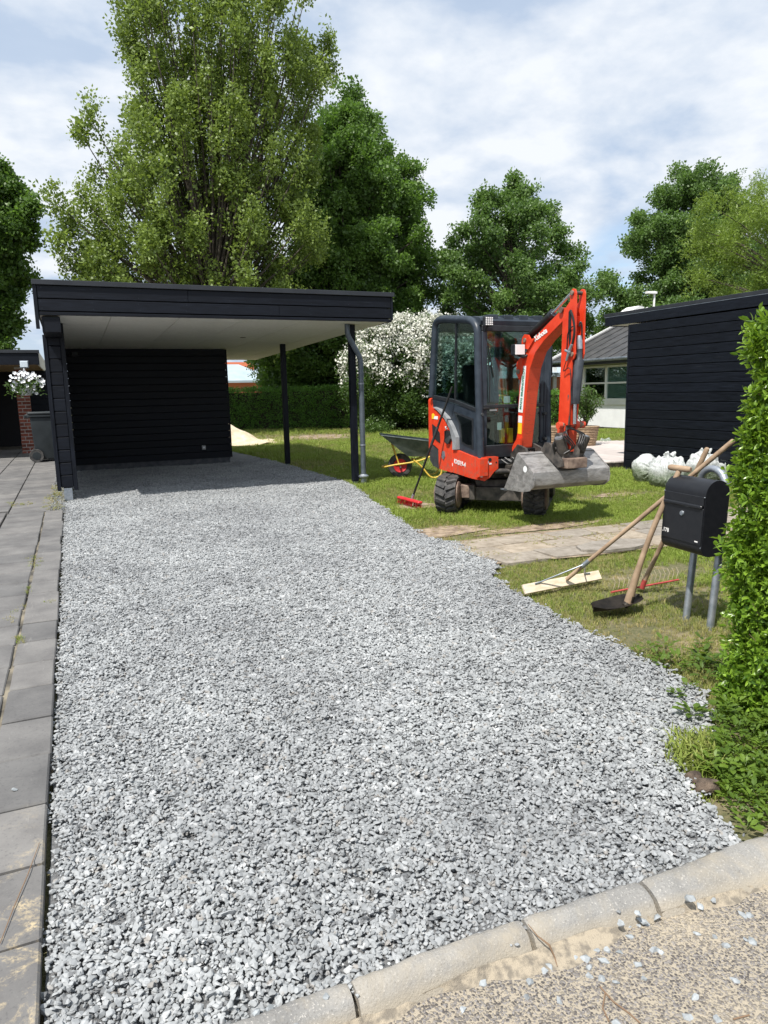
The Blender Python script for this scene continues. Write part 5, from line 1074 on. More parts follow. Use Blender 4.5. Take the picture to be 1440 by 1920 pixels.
# ================================================================== WHEELBARROW
wd, wn = Vector((.935, -.354, 0)), Vector((-.354, -.935, 0)); W0 = Vector((5.22, 11.28, 0))
def WB(s, n, z): return W0+wd*s+wn*n+Vector((0, 0, z))
wb = thing('wheelbarrow', 'wheelbarrow with a dark tray, yellow frame and red wheel parked behind the excavator', 'wheelbarrow', WB(.3, 0, 0))
m = MB(); topc = [WB(-.33, -.30, .76), WB(-.33, .30, .76), WB(.80, .34, .60), WB(.80, -.34, .60)]; botc = [WB(.12, -.18, .385), WB(.12, .18, .385), WB(.66, .2, .36), WB(.66, -.2, .36)]
def shell(m, a, b, t=.008):
    ci = sum((Vector(x) for x in a), Vector())/4; ai = [p+(ci-p).normalized()*t*1.6 for p in a]; bi = [p+(sum((Vector(x) for x in b), Vector())/4-p).normalized()*t*1.6+Vector((0, 0, t)) for p in b]
    for k in range(4):
        j = (k+1) % 4; m.quad(a[k], a[j], b[j], b[k]); m.quad(ai[k], ai[j], bi[j], bi[k]); m.quad(a[k], a[j], ai[j], ai[k])
    m.quad(*b); m.quad(*bi)
shell(m, topc, botc); m.build('tray', 'barrow_tray', wb)
MB().tube(topc+[topc[0]], .011, 8).build('tray_rim', 'barrow_tray', wb, 50)
def ycurve(pts, nm='frame_tube', r=.015): return MB().tube(spline(pts, 5), r, 10).build(nm, 'yellow_paint', wb, 50)
ycurve([WB(.95, .24, .62), WB(.6, .24, .42), WB(.3, .20, .30), WB(-.1, .13, .235), WB(-.28, .10, .20), WB(-.32, 0, .19), WB(-.28, -.10, .20), WB(-.1, -.13, .235), WB(.3, -.20, .30), WB(.6, -.24, .42), WB(.95, -.24, .62)])
for s in (-1, 1):
    ycurve([WB(-.16, .14*s, .68), WB(-.02, .12*s, .22)], 'front_strut', .013)
    ycurve([WB(.22, .2*s, .32), WB(.36, .22*s, .20), WB(.5, .24*s, .03), WB(.62, .24*s, .015), WB(.70, .24*s, .10), WB(.70, .24*s, .40)], 'leg')
wh = MB().lathe(W0+Vector((0, 0, .212)), [(.115, -.028), (.16, -.045), (.20, -.035), (.213, 0), (.20, .035), (.16, .045), (.115, .028)], 30, 'Y', mtx=Matrix((wd, wn, Vector((0, 0, 1)))).transposed().to_4x4()).build('wheel', 'rubber', wb, 40)
MB().lathe(W0+Vector((0, 0, .212)), [(.0, -.05), (.03, -.05), (.032, -.036), (.08, -.032), (.10, -.038), (.118, -.046), (.118, .046), (.10, .038), (.08, .032), (.032, .036), (.03, .05), (0, .05)], 24, 'Y', mtx=Matrix((wd, wn, Vector((0, 0, 1)))).transposed().to_4x4()).build('rim', 'red_plastic', wh, 40)
MB().tube([WB(0, -.13, .195), WB(0, .13, .195)], .014, 10).build('axle', 'galvanised', wh, 40)

# ================================================================== BROOM
h0, h1 = Vector((4.05, 8.40, .075)), at(848, 725, X=XB0-.06)
bm_ = thing('push_broom', 'red headed push broom with a black handle leaning against the excavator cab', 'broom', (4.02, 8.4, 0))
bd = Vector((.04, -.80, 0)).normalized(); bn_ = Vector((-bd.y, bd.x, 0)); Mb = Matrix((bd, bn_, Vector((0, 0, 1)))).transposed().to_4x4(); Mb.translation = Vector((4.02, 8.41, 0))
MB().box((-.30, -.035, .055), (.30, .035, .088), .01, mtx=Mb).build('broom_head', 'red_plastic', bm_)
br_m = MB(); rr = random.Random(4)
for k in range(150):
    x = -.29+.58*rr.random(); y = rr.uniform(-.03, .03); p = Mb@Vector((x, y, .058)); q = Mb@Vector((x+rr.gauss(0, .006), y*1.7+rr.gauss(0, .006), .0)); s = Vector((.003, .001, 0)); br_m.quad(p-s, p+s, q+s, q-s)
br_m.build('bristles', 'red_plastic', bm_)
ptube('handle_socket', [h0+Vector((0, 0, -.0)), h0.lerp(h1, .05)], .02, 'galvanised', bm_); ptube('handle', [h0.lerp(h1, .04), h0.lerp(h1, .98), h1], [.014, .014, .01], 'hose_black', bm_, 12); ptube('grip', [h0.lerp(h1, .50), h0.lerp(h1, .66)], .018, 'bumper_plastic', bm_, 12)

# ================================================================== MAILBOX AND TOOLS
ta = math.radians(6); mt_ = Vector((math.sin(ta), math.cos(ta), 0)); md = Vector((math.cos(ta), -math.sin(ta), 0))   # along the face, into the box
MN = Vector((3.455, 3.10, 0)); lean = .045
def MX(s, dpt, z): return MN+mt_*s+md*(dpt+(z-.7)*lean)+Vector((0, 0, z))
mbx = thing('mailbox', 'black rounded mailbox with a silver lock on a bent steel tube stand by the hedge', 'mailbox', (3.47, 3.15, 0))
prof = []; D_ = .175; zb, zt_, Rr = .455, .925, .135
prof = [(0.0, zb+.07), (0, .84)]
for k in range(1, 9): a = math.pi-math.pi*k/8*.5; prof.append((.085+.085*math.cos(a), .84+.085*math.sin(a)))
for k in range(1, 9): a = math.pi/2-math.pi*.5*k/8; prof.append((D_-.085+.085*math.cos(a), .84+.085*math.sin(a)))
prof += [(D_, zb+.05), (D_-.015, zb+.015), (D_-.05, zb)]
for k in range(0, 5): a = -math.pi/2-math.pi/2*k/4; prof.append((.06+.06*math.cos(a), zb+.06+.06*math.sin(a)))
WM = .365
m = MB(); m.poly_prism([MX(0, d, z) for d, z in prof], mt_*WM); body = m.build('box_body', 'mailbox_black', mbx, 35)
def face(name, s0, s1, z0, z1, d0, d1, mtl, par=mbx, bev=.003):
    m = MB(); m.poly_prism([MX(s0, -d1, z0), MX(s1, -d1, z0), MX(s1, -d1, z1), MX(s0, -d1, z1)], md*(d1-d0)); bmesh.ops.bevel(m.b, geom=list(m.b.edges), offset=bev, segments=1, affect='EDGES'); return m.build(name, mtl, par, 30)
face('door', .006, WM-.006, .53, .755, .001, .007, 'mailbox_black', bev=.002); face('flap', .006, WM-.006, .772, .828, .001, .009, 'mailbox_black', bev=.002)
face('flap_lip', .012, WM-.012, .752, .775, .001, .020, 'mailbox_black', bev=.006)
for s, z in ((.004, .826), (WM-.004, .826), (.005, .515)): p = MX(s, -.004, z); MB().box(p-Vector((.003,)*3), p+Vector((.003,)*3), .001).build('rivet', 'galvanised', mbx)
p = MX(WM*.5, -.01, .705); MB().lathe((0, 0, 0), [(0, -.006), (.014, -.005), (.017, .004)], 20, 'X', mtx=Matrix((md, mt_, Vector((0, 0, 1)))).transposed().to_4x4()).build('lock', 'galvanised', mbx, 40, origin=(0, 0, 0)).location = p-WO[mbx]
text_mesh('.178', .036, 'letter_white', mbx, MX(WM-.016, -.0085, .565), -mt_, Vector((0, 0, 1)), 'house_number', bold=.0008, depth=.001)
face('name_label', .028, .055, .545, .553, .0071, .0085, 'letter_white', bev=.0005)
pb1 = at(1279, 1172, Z=0); pb1 = Vector((3.465, 3.235, -.12)); o2 = -mt_*.215
t1 = MX(.275, D_+.022, .45); t2 = MX(.06, D_+.022, .45)
def tb_(t, up): return [Vector((t.x-.06, t.y-.015, -.12)), t]+[t+Vector((lean*(z), 0, z)) for z in up]
zt2 = .52; c1, c2 = t1+Vector((.02, 0, .42)), t2+Vector((.02, 0, .42)); ctr = (c1+c2)/2; half = (c1-c2)/2
arch = [ctr+half*math.cos(a)+Vector((0, 0, .105*math.sin(a))) for a in [math.pi*k/12 for k in range(13)]]
MB().tube([Vector((t1.x-.075, t1.y-.02, -.12)), t1]+arch+[t2, Vector((t2.x-.075, t2.y-.02, -.12))], .0235, 14).build('tube_stand', 'galvanised', mbx, 60)
# lute
def handle(name, p0, p1, r, par, mtl='wood_handle', bend=0.0, ends=True, n=10):
    p0, p1 = Vector(p0), Vector(p1); pts = [p0.lerp(p1, k/(n-1))+Vector((0, 0, 1)).cross(p1-p0).normalized()*bend*math.sin(math.pi*k/(n-1)) for k in range(n)]
    rs = [r*(1+.05*math.sin(k*1.7)) for k in range(n)]; pts.append(p1+(p1-p0).normalized()*r*.5); rs.append(r*.72); return ptube(name, pts, rs, mtl, par, 14)
lu = thing('levelling_rake', 'long handled levelling rake with a pale wooden board lying by the gravel edge', 'rake', (3.37, 4.33, 0))
a, b_ = at(982, 1112, Z=.02), at(1124, 1084, Z=.02); ax = (b_-a).normalized(); ay = Vector((-ax.y, ax.x, 0)); Ml = Matrix((ax, (ay*.55+Vector((0, 0, .83))).normalized(), ax.cross((ay*.55+Vector((0, 0, .83))).normalized()))).transposed().to_4x4(); Ml.translation = (a+b_)/2+Vector((0, 0, .026))
MB().box((-(b_-a).length/2, -.036, -.011), ((b_-a).length/2, .036, .011), .002, mtx=Ml).build('board', 'pale_wood', lu)
top = Vector((3.80, 3.22, 1.145)); foot = Vector(((a.x+b_.x)/2+.02, (a.y+b_.y)/2-.02, .07)); handle('handle', foot, top, .0155, lu)
j = foot.lerp(top, .13)
for s in (-.22, .22): ptube('brace', [j, (a+b_)/2+ax*s+Vector((0, 0, .06)), (a+b_)/2+ax*(s*1.25)+Vector((0, 0, .055))], .006, 'galvanised', lu, 8)
ptube('ferrule', [foot.lerp(top, .11), foot.lerp(top, .16)], .018, 'galvanised', lu)
# shovel
sh = thing('shovel', 'thick handled wooden shovel with a dark blade on the grass before the mailbox', 'shovel', (3.35, 3.7, 0))
g0, g1 = at(1178, 1130, Z=.05), MX(.33, .07, .955)
gm_ = [g0.lerp(g1, k/11)+Vector((-.035*math.sin(math.pi*k/11), 0, 0))+Vector((0, 0, -.0)) for k in range(12)]
ptube('handle', gm_, [.030, .027, .024, .021, .019, .018, .018, .018, .018, .018, .018, .018], 'wood_handle', sh, 14)
ga, gb = MX(.40, .045, .972), MX(.25, .09, .966); ptube('grip', [ga, ga.lerp(gb, .1), ga.lerp(gb, .9), gb], [.015, .020, .020, .015], 'wood_handle', sh, 12)
bl = MB(); s0, s1 = at(1112, 1150, Z=.012), at(1200, 1128, Z=.03); dx = (s1-s0); nrm = Vector((-dx.y, dx.x, 0)).normalized(); nu, nv = 9, 7; vv_ = []
for i in range(nu+1):
    for k in range(nv+1):
        u, v = i/nu, k/nv*2-1; wdt = .105*(1-abs(2*u-1)**3.2)**.5 if 0 < u < 1 else 0.004
        p = s0+dx*u+nrm*v*wdt; p.z = .012+.045*u*u+.035*abs(v)**2*(1-.5*u)+.01; vv_.append(bl.b.verts.new(p))
for i in range(nu):
    for k in range(nv): q = i*(nv+1)+k; bl.b.faces.new((vv_[q], vv_[q+1], vv_[q+nv+2], vv_[q+nv+1]))
bmesh.ops.solidify(bl.b, geom=list(bl.b.faces), thickness=.004); bl.build('blade', 'dark_iron', sh, 50)
ptube('socket', [g0+Vector((-.03, .0, -.02)), g0, g0.lerp(g1, .06)], [.02, .03, .031], 'dark_iron', sh, 12)
# red garden rake, teeth up
rk = thing('garden_rake', 'red garden rake lying teeth up on the grass with its handle against the mailbox', 'rake', (3.9, 4.0, 0))
ra, rb_ = at(1146, 1109, Z=.01), at(1272, 1087, Z=.01); ptube('rake_bar', [ra+Vector((0, 0, -.006)), rb_+Vector((0, 0, .0))], .008, 'red_enamel', rk, 8)
for k in range(15): p = ra.lerp(rb_, (k+.5)/15)+Vector((0, 0, .015)); ptube('tooth', [p, p+Vector((-.005, -.02, .06)), p+Vector((-.02, -.01, .095))], [.0028, .0024, .0015], 'pale_wood', rk, 6)
r0, r1 = at(1204, 1098, Z=.03), Vector((3.86, 3.47, 1.075)); handle('handle', r0, r1, .0165, rk); ptube('rake_socket', [r0+Vector((0, 0, -.02)), r0.lerp(r1, .05)], .019, 'red_enamel', rk)

# ================================================================== BAGS OF GARDEN WASTE
def bag(px, py, w_, h_, seed, label, face=False):
    c = at(px, py, Z=0); t = bmesh.new(); bmesh.ops.create_icosphere(t, subdivisions=6, radius=1)
    for v in t.verts:
        d = v.co.normalized(); e = .62; n1 = noise.noise(d*1.5+Vector((seed, 0, 0))); n2 = noise.fractal(d*3.4+Vector((0, seed, 0)), 1, 2, 3)
        cr = abs(noise.noise(Vector((d.x*4, d.y*4, d.z*2))+Vector((seed, 3, 1))))*.07
        sq = Vector([math.copysign(abs(k)**e, k) for k in d]); sq *= .86
        if face: ax_ = math.atan2(d.x, d.z); rad = math.sqrt(d.x**2+d.z**2); fold = .075*(abs(math.sin(ax_*8+3*n1))-.5)*max(0, 1-rad)**.5 if d.y < 0 else 0; sq = d*.98
        else: ax_ = math.atan2(d.y, d.x); fold = .05*(abs(math.sin(ax_*6.5+4*n1))-.5)*max(0, d.z+.35)
        r = 1+.10*n1+.03*n2+fold-cr; up = max(0, d.z)
        taper = 1-.32*up**2 if not face else 1
        q = Vector((sq.x*w_*.5*r*taper, sq.y*w_*.46*r*taper, sq.z*h_*.5*r))
        if not face and d.z > .55: q.z += .16*h_*max(0, noise.noise(Vector((d.x*3.5, d.y*3.5, seed)))+.15)
        if face and d.y < -.95: q.y -= .05*w_*(-d.y-.95)/.05
        q.z = max(q.z, -h_*.42); v.co = q+Vector((c.x, c.y, h_*.42-.02))
    m = MB(); m.add(t)
    if not face:
        for k in range(3):
            a = seed+k*2.2; p = Vector((c.x+.06*math.cos(a), c.y+.05*math.sin(a), h_*.86)); e_ = p+Vector((.05*math.cos(a), -.03, .09+.03*math.sin(a*3))); m.tube([p, (p+e_)/2+Vector((.01, 0, .01)), e_], [.045, .03, .012], 8)
    m.build('garden_waste_bag', 'cloudy_plastic', None, 60, label=label, category='bag', group='bags of garden waste')
bag(1210, 902, .46, .50, 3.1, 'clear sack at the left end of the bag row, gathered knot facing the gravel', True)
bag(1250, 910, .56, .52, 7.7, 'broad sack of green clippings standing right in front of the outbuilding, second from left')
bag(1318, 900, .56, .50, 12.3, 'sack of clippings behind the tool handles, its lower half green')
bag(1364, 900, .46, .48, 18.9, 'pale sack of clippings at the right end of the row next to the hedge')

# ================================================================== SAND HEAP
sp = Vector((4.35, 22.3, 0)); V = []; F = []; nr, na_ = 16, 36
for i in range(nr+1):
    for k in range(na_):
        a = 2*math.pi*k/na_; q = i/nr*1.75*(1+.15*math.sin(a*2+1)); x, y = q*math.cos(a), q*math.sin(a)
        z = max(0, .80*(1-q/1.25)) if q < 1.25 else 0; z = .66*math.exp(-(q/.72)**1.8)+.10*noise.noise(Vector((x*2, y*2, 4)))+.02*noise.noise(Vector((x*7, y*7, 4)))
        V.append((sp.x+x, sp.y+y, max(z, -.03)-.0*(i == nr)))
for i in range(nr):
    for k in range(na_): F.append((i*na_+k, i*na_+(k+1) % na_, (i+1)*na_+(k+1) % na_, (i+1)*na_+k))
finish(raw('sand_heap', V, F), 'sand_heap', 'sand', None, 60, label='low heap of pale yellow sand beside the back of the carport shed', category='sand heap')

# ================================================================== NEAR HEDGE AND WEEDS
def track(dirs):
    return np.array([Vector(d).to_track_quat('Z', 'Y').to_euler()[:] for d in dirs])
HB = (2.70, 6.0, 1.50, 2.24, 1.74)
nh = thing('privet_hedge', 'clipped privet hedge with glossy bright green leaves at the right edge of the drive', 'hedge', (4.2, 1.9, 0))
def hx(z): return 2.695+.09*z          # left face leans away with height
m = MB(); m.poly_prism([(hx(0)+.10, HB[2]+.08, 0), (hx(1.6)+.12, HB[2]+.10, HB[4]-.10), (HB[1], HB[2]+.10, HB[4]-.10), (HB[1], HB[2]+.08, 0)], (0, HB[3]-HB[2]-.17, 0))
bmesh.ops.subdivide_edges(m.b, edges=list(m.b.edges), cuts=6, use_grid_fill=True)
for v in m.b.verts: v.co += Vector((noise.noise(v.co*4), noise.noise(v.co*4+Vector((5, 0, 0))), noise.noise(v.co*4+Vector((0, 5, 0)))))*.05
m.build('twigs', 'hedge_twigs', nh)
priv = [leaf_cluster('privet_sprig', 'privet_leaf', 9, .052, .037, .0180, 300+i, fold=True, along=True) for i in range(8)]
pts, dirs, tn = [], [], []
rr = random.Random(21)
def hpush(x, y, z, d):
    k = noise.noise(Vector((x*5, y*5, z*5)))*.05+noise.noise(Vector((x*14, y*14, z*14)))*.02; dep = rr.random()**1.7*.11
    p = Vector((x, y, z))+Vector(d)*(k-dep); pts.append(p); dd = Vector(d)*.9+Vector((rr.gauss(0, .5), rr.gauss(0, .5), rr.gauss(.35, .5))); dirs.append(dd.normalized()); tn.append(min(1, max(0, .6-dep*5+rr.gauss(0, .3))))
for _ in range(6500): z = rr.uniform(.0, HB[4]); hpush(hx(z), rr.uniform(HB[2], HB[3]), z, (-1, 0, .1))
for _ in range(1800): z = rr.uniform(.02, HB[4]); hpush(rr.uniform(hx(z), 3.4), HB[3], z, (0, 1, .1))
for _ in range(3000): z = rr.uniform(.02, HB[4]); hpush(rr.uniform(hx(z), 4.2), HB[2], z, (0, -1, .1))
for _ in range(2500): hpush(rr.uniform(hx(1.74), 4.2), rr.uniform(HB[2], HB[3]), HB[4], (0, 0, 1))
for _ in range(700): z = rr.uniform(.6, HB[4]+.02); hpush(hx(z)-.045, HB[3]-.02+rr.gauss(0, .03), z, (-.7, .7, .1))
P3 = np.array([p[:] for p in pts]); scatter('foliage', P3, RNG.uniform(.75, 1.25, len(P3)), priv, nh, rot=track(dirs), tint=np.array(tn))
tb = MB()
for k in range(130):
    z = rr.uniform(.05, 1.65); p = Vector((hx(z)+.04, rr.uniform(1.6, HB[3]-.03), z)); q = p+Vector((-rr.uniform(.02, .12), rr.gauss(0, .05), rr.gauss(.05, .06))); tb.tube([p, q], [.003, .0012], 5)
tb.build('twig_tips', 'dry_twig', nh)
# weeds at the hedge foot
weed = []
for i in range(5):
    r = random.Random(700+i); V, F = [], []
    for k in range(9):
        a = k*.7+r.uniform(-.3, .3); L = r.uniform(.05, .10); W_ = L*r.uniform(.30, .55); d = Vector((math.cos(a), math.sin(a), r.uniform(.2, 1.0))).normalized(); s = d.cross(Vector((0, 0, 1))).normalized(); base = Vector((0, 0, r.uniform(0, .05))); b = len(V)
        st = base+d*L*.5
        V += [st, st+d*L*.3+s*W_*.5, st+d*L*.75+s*W_*.42-Vector((0, 0, .006)), st+d*L-Vector((0, 0, .02)), st+d*L*.75-s*W_*.42-Vector((0, 0, .006)), st+d*L*.3-s*W_*.5, st+d*L*.5+Vector((0, 0, -.005))]
        F += [(b, b+1, b+6), (b+1, b+2, b+6), (b+2, b+3, b+6), (b+3, b+4, b+6), (b+4, b+5, b+6), (b+5, b, b+6)]
        V += [base, base+s*.002, st+s*.0015, st]; F += [(b+7, b+8, b+9, b+10)]
    weed.append(source(raw('weed_rosette', V, F), 'weed_leaf'))
wp = [(2.14, 1.83), (2.22, 1.92), (2.4, 2.04), (2.62, 2.2), (2.7, 2.3), (2.72, 1.45), (1.98, 1.53)]
Pw = grid(1.95, 2.75, 1.48, 2.35, .03); Pw = Pw[inside(Pw, wp)]
dd = Pw[:, 0]-2.15; keep = RNG.random(len(Pw)) < .85; Pw = Pw[keep]
zz = np.clip((Pw[:, 0]-2.1)*.35, 0, .14)*RNG.random(len(Pw))
scatter('weeds', np.column_stack([Pw, zz-.01]), RNG.uniform(.2, .55, len(Pw)), weed, upright=True, tint=RNG.random(len(Pw)), kind='stuff')
Pw2 = np.array([(at(x, y, Z=0)[0]+random.gauss(0, .03), at(x, y, Z=0)[1]+random.gauss(0, .04)) for x, y in [(1285, 1440), (1290, 1425), (1300, 1410), (1310, 1400), (1280, 1430), (1298, 1430), (1318, 1408), (1330, 1395), (1315, 1425)]*9])
scatter('grass_clump', np.column_stack([Pw2, np.full(len(Pw2), -.01)]), RNG.uniform(1.2, 2.6, len(Pw2)), tuft, upright=True, tint=RNG.random(len(Pw2))*.5, dry=RNG.random(len(Pw2))*.5, kind='stuff')
Pw3 = []
for (x, y, n_, s_) in ((1245, 1240, 6, .05), (1290, 1250, 8, .08), (1222, 1222, 3, .05), (1335, 1245, 10, .08), (1275, 1302, 3, .03), (1300, 1345, 3, .03), (1310, 1230, 6, .1)):
    c = at(x, y, Z=0)
    for k in range(n_): Pw3.append((c.x+random.gauss(0, s_), c.y+random.gauss(0, s_), -.005))
scatter('lawn_weeds', np.array(Pw3), RNG.uniform(.35, .8, len(Pw3)), weed, upright=True, tint=RNG.random(len(Pw3))*.7, kind='stuff')
mat('dark_soil', (0.08, 0.055, 0.04), 0.95, fn=noisy((0.045, 0.032, 0.024), (0.15, 0.11, 0.08), 20, 0.8, 0.01))
def clod(px, py, s, label, mtl='dark_soil', nm='soil_clod'):
    c = at(px, py, Z=0); t = bmesh.new(); bmesh.ops.create_icosphere(t, subdivisions=3, radius=1)
    for v in t.verts: n_ = noise.fractal(v.co*1.7+Vector((px, 0, 0)), 1, 2, 4); v.co = Vector((v.co.x*s[0]*(1+.3*n_), v.co.y*s[1]*(1+.3*n_), max(-.3, v.co.z)*s[2]*(1+.4*n_)))+Vector((c.x, c.y, s[2]*.25))
    m = MB(); m.add(t); m.build(nm, mtl, None, 50, label=label, category='clod')
clod(1325, 1478, (.05, .035, .03), 'dark brown lump of soil between the gravel and the weeds at the hedge foot'); clod(1300, 1462, (.035, .03, .025), 'small crumb of soil beside the larger brown lump')

# ================================================================== FAR HEDGES
hleaf = [leaf_cluster('hedge_sprig', 'hedge_leaf', 14, .11, .06, .035, 400+i) for i in range(5)]
def far_hedge(a, b, h, th, label, dens=95):
    a, b = Vector(a), Vector(b); d = (b-a); L = d.length; d.normalize(); nn = Vector((d.y, -d.x, 0)); nn = -nn if nn.y > 0 else nn
    t = thing('garden_hedge', label, 'hedge', ((a+b)/2)[:]); m = MB(); m.poly_prism([a+nn*th*.35, b+nn*th*.35, b-nn*th*.35, a-nn*th*.35], (0, 0, h-.12)).build('twigs', 'hedge_twigs', t)
    n = int(L*h*dens); S = RNG.random((n, 2)); p = np.array([(a+d*(L*u)+nn*(th*.5+.05*noise.noise(Vector((u*L*1.3, v*3, 0))))+Vector((0, 0, v*h)))[:] for u, v in S]); 
    n2 = int(L*th*dens*.8); S2 = RNG.random((n2, 2)); p2 = np.array([(a+d*(L*u)+nn*(th*(v-.5))+Vector((0, 0, h+.05*noise.noise(Vector((u*L, v, 3))))))[:] for u, v in S2])
    q = np.vstack([p, p2]); scatter('foliage', q, RNG.uniform(.8, 1.3, len(q)), hleaf, t)
hz_ = at(550, 729, Y=29.3).z
far_hedge((5.2, 31.6, 0), (15.5, 25.5, 0), hz_, 1.0, 'long clipped green hedge across the end of the garden behind the carport')
far_hedge((15.8, 25.2, 0), (21, 24.2, 0), at(1037, 735, Y=25).z, .9, 'short piece of clipped hedge seen between the excavator boom and the white house')

# ================================================================== TREES
def tree(name, label, D, sil, trunk_px, srcs, nb, per, br, tr, upright=False, depth=.8, tint0=.5, cs=1.0, base_frac=.2, seed=1, flat=.7, group=None, cat='tree', extra=(), bx=None):
    r = random.Random(seed); S = []
    for y, xl, xr in sil: a, b = at(xl, y, Y=D), at(xr, y, Y=D); S.append(((a.z+b.z)/2, a.x, b.x))
    S.sort(); zs_ = [s[0] for s in S]; ztop, zbot = zs_[-1], zs_[0]
    def ext(z): return np.interp(z, zs_, [s[1] for s in S]), np.interp(z, zs_, [s[2] for s in S])
    bx = at(trunk_px, 700, Y=D).x if bx is None else bx; t = thing(name, label, cat, (bx, D, 0), group)
    tt = MB(); H = ztop; tp = [Vector((bx+.12*math.sin(k*1.3+seed)*min(1, k/3), D+.1*math.cos(k*1.7), H*.93*k/8)) for k in range(9)]
    xl, xr = ext(ztop-.5); tp = [p.lerp(Vector(((xl+xr)/2, D, p.z)), (i/8)**2) for i, p in enumerate(tp)]
    tt.tube([Vector((bx, D, -.03))]+tp[1:], [tr*(1-.92*(k/8)**.8) for k in range(9)], 10)
    def trunk_at(z): k = min(7.999, max(0, z/(H*.93)*8)); i = int(k); return tp[i].lerp(tp[i+1], k-i)
    W_ = [(ext(z)[1]-ext(z)[0]) for z in np.linspace(zbot, ztop, 40)]; cw = np.cumsum(W_)/sum(W_); P_, TN = [], []
    for i in range(nb+len(extra)):
        z = float(np.interp(r.random(), cw, np.linspace(zbot, ztop, 40))); xl, xr = ext(z); c, hw = (xl+xr)/2, max(.05, (xr-xl)/2-br*.55)
        a = r.uniform(0, 2*math.pi); q = r.random()**.42; bxp = Vector((c+hw*q*math.cos(a), D+hw*depth*q*math.sin(a), z))
        if i >= nb: bxp = at(*extra[i-nb], Y=D)+Vector((0, r.gauss(0, .4), 0)); z = bxp.z
        hd = math.hypot(bxp.x-bx, bxp.y-D); z0 = zbot*.8+(z-zbot*.8)*(.25 if upright else .62)-(0 if upright else .12*hd); z0 = min(max(z0, zbot*.45), H*.9); s = trunk_at(z0)
        mid = s.lerp(bxp, .5)+Vector((0, 0, (-.10*(z-z0) if upright else .12*hd)))+Vector((r.gauss(0, .15), r.gauss(0, .15), 0))
        if upright: mid = Vector((s.x+(bxp.x-s.x)*.62, s.y+(bxp.y-s.y)*.62, z0+(z-z0)*.45))
        cv = curve_pts(s, mid, bxp, 6); r0 = tr*(.19 if upright else .30)*(1-z0/H)+.015
        tt.tube(cv, [r0*(1-.8*k/5) for k in range(6)], 5, False)
        sr = br*r.uniform(.6, 1.25)*(.8 if i >= nb else 1); shade = tint0+r.gauss(0, .16)
        for k in range(int(per*r.uniform(.6, 1.3))):
            if r.random() < .22: p = cv[3].lerp(cv[5], r.random())+Vector([r.gauss(0, sr*.35) for _ in range(3)])
            else:
                v = Vector([r.gauss(0, 1) for _ in range(3)]).normalized()*(r.random()**.45); v = (Vector((v.x, v.y, v.z*flat)) if not upright else Vector((v.x*.75, v.y*.75, v.z*1.5)))*(1.0 if r.random() > .16 else r.uniform(1.1, 1.75)); p = bxp+v*sr
            P_.append(p[:]); TN.append(shade+r.gauss(0, .13))
    tt.build('trunk', 'bark', t, 60); P_ = np.array(P_); scatter('crown', P_, RNG.uniform(.6, 1.35, len(P_))*cs, srcs, t, tint=np.clip(TN, 0, 1)); return t
pop = [leaf_cluster('poplar_spray', 'poplar_leaf', 16, .24, .115, .075, 500+i) for i in range(6)]
map_ = [leaf_cluster('maple_spray', 'maple_leaf', 18, .24, .12, .095, 520+i) for i in range(6)]
oak = [leaf_cluster('oak_spray', 'oak_leaf', 18, .24, .13, .09, 540+i) for i in range(6)]
wil = [leaf_cluster('willow_spray', 'willow_leaf', 18, .22, .13, .035, 560+i) for i in range(6)]
tree('tall_tree', 'very tall olive green tree with many upright stems behind the carport', 27,
     [(-120, 330, 500), (-60, 240, 600), (0, 232, 604), (50, 196, 628), (100, 192, 640), (150, 205, 615), (200, 190, 612), (250, 165, 600), (300, 180, 600), (350, 110, 605), (400, 84, 610), (450, 105, 610), (500, 140, 600), (560, 190, 590), (620, 260, 560)],
     400, pop, 290, 40, .52, .34, upright=True, depth=.62, tint0=.6, seed=3, extra=[(102, 378), (128, 420), (150, 372), (112, 455), (160, 470), (178, 330), (150, 245), (168, 212), (190, 440), (140, 400), (130, 500), (165, 520), (625, 110), (620, 70), (585, 330), (575, 420), (560, 480), (185, 395), (215, 350), (160, 560-45)])
tree('maple_tree', 'dense dark green tree with a domed crown to the right of the tall olive tree', 31,
     [(165, 645, 662), (195, 612, 698), (250, 575, 735), (310, 545, 775), (370, 530, 805), (430, 520, 815), (500, 510, 815), (560, 500, 812), (620, 480, 800), (680, 470, 780), (728, 490, 730)],
     640, map_, 440, 52, .60, .3, depth=.7, tint0=.6, seed=5)
tree('oak_tree', 'loosely branched green tree with a pointed top rising behind the excavator cab', 29,
     [(312, 968, 984), (345, 945, 1008), (362, 895, 1010), (400, 890, 1042), (430, 842, 1045), (465, 835, 1080), (500, 822, 1095), (530, 808, 1142), (580, 818, 1140), (630, 835, 1120), (670, 850, 1080)],
     955, oak, 175, 44, .46, .2, depth=.8, tint0=.5, seed=8, extra=[(975, 332), (972, 350), (985, 365), (905, 372), (903, 395), (850, 452), (840, 480), (1118, 535), (1130, 545), (1028, 392), (1030, 415), (1060, 462), (950, 372), (1000, 392), (835, 520), (830, 560)])
tree('oak_tree', 'dark rounded tree behind the black outbuilding, left of the yellow green tree', 28,
     [(318, 1270, 1330), (345, 1238, 1385), (385, 1232, 1400), (425, 1184, 1405), (460, 1188, 1410), (500, 1215, 1440), (545, 1205, 1450), (590, 1150, 1450), (640, 1150, 1450)],
     1320, oak, 280, 50, .50, .25, depth=.7, tint0=.45, seed=11, extra=[(1196, 442), (1200, 470), (1250, 355), (1252, 380), (1165, 562), (1168, 590), (1305, 334), (1340, 340), (1225, 500), (1200, 545)])
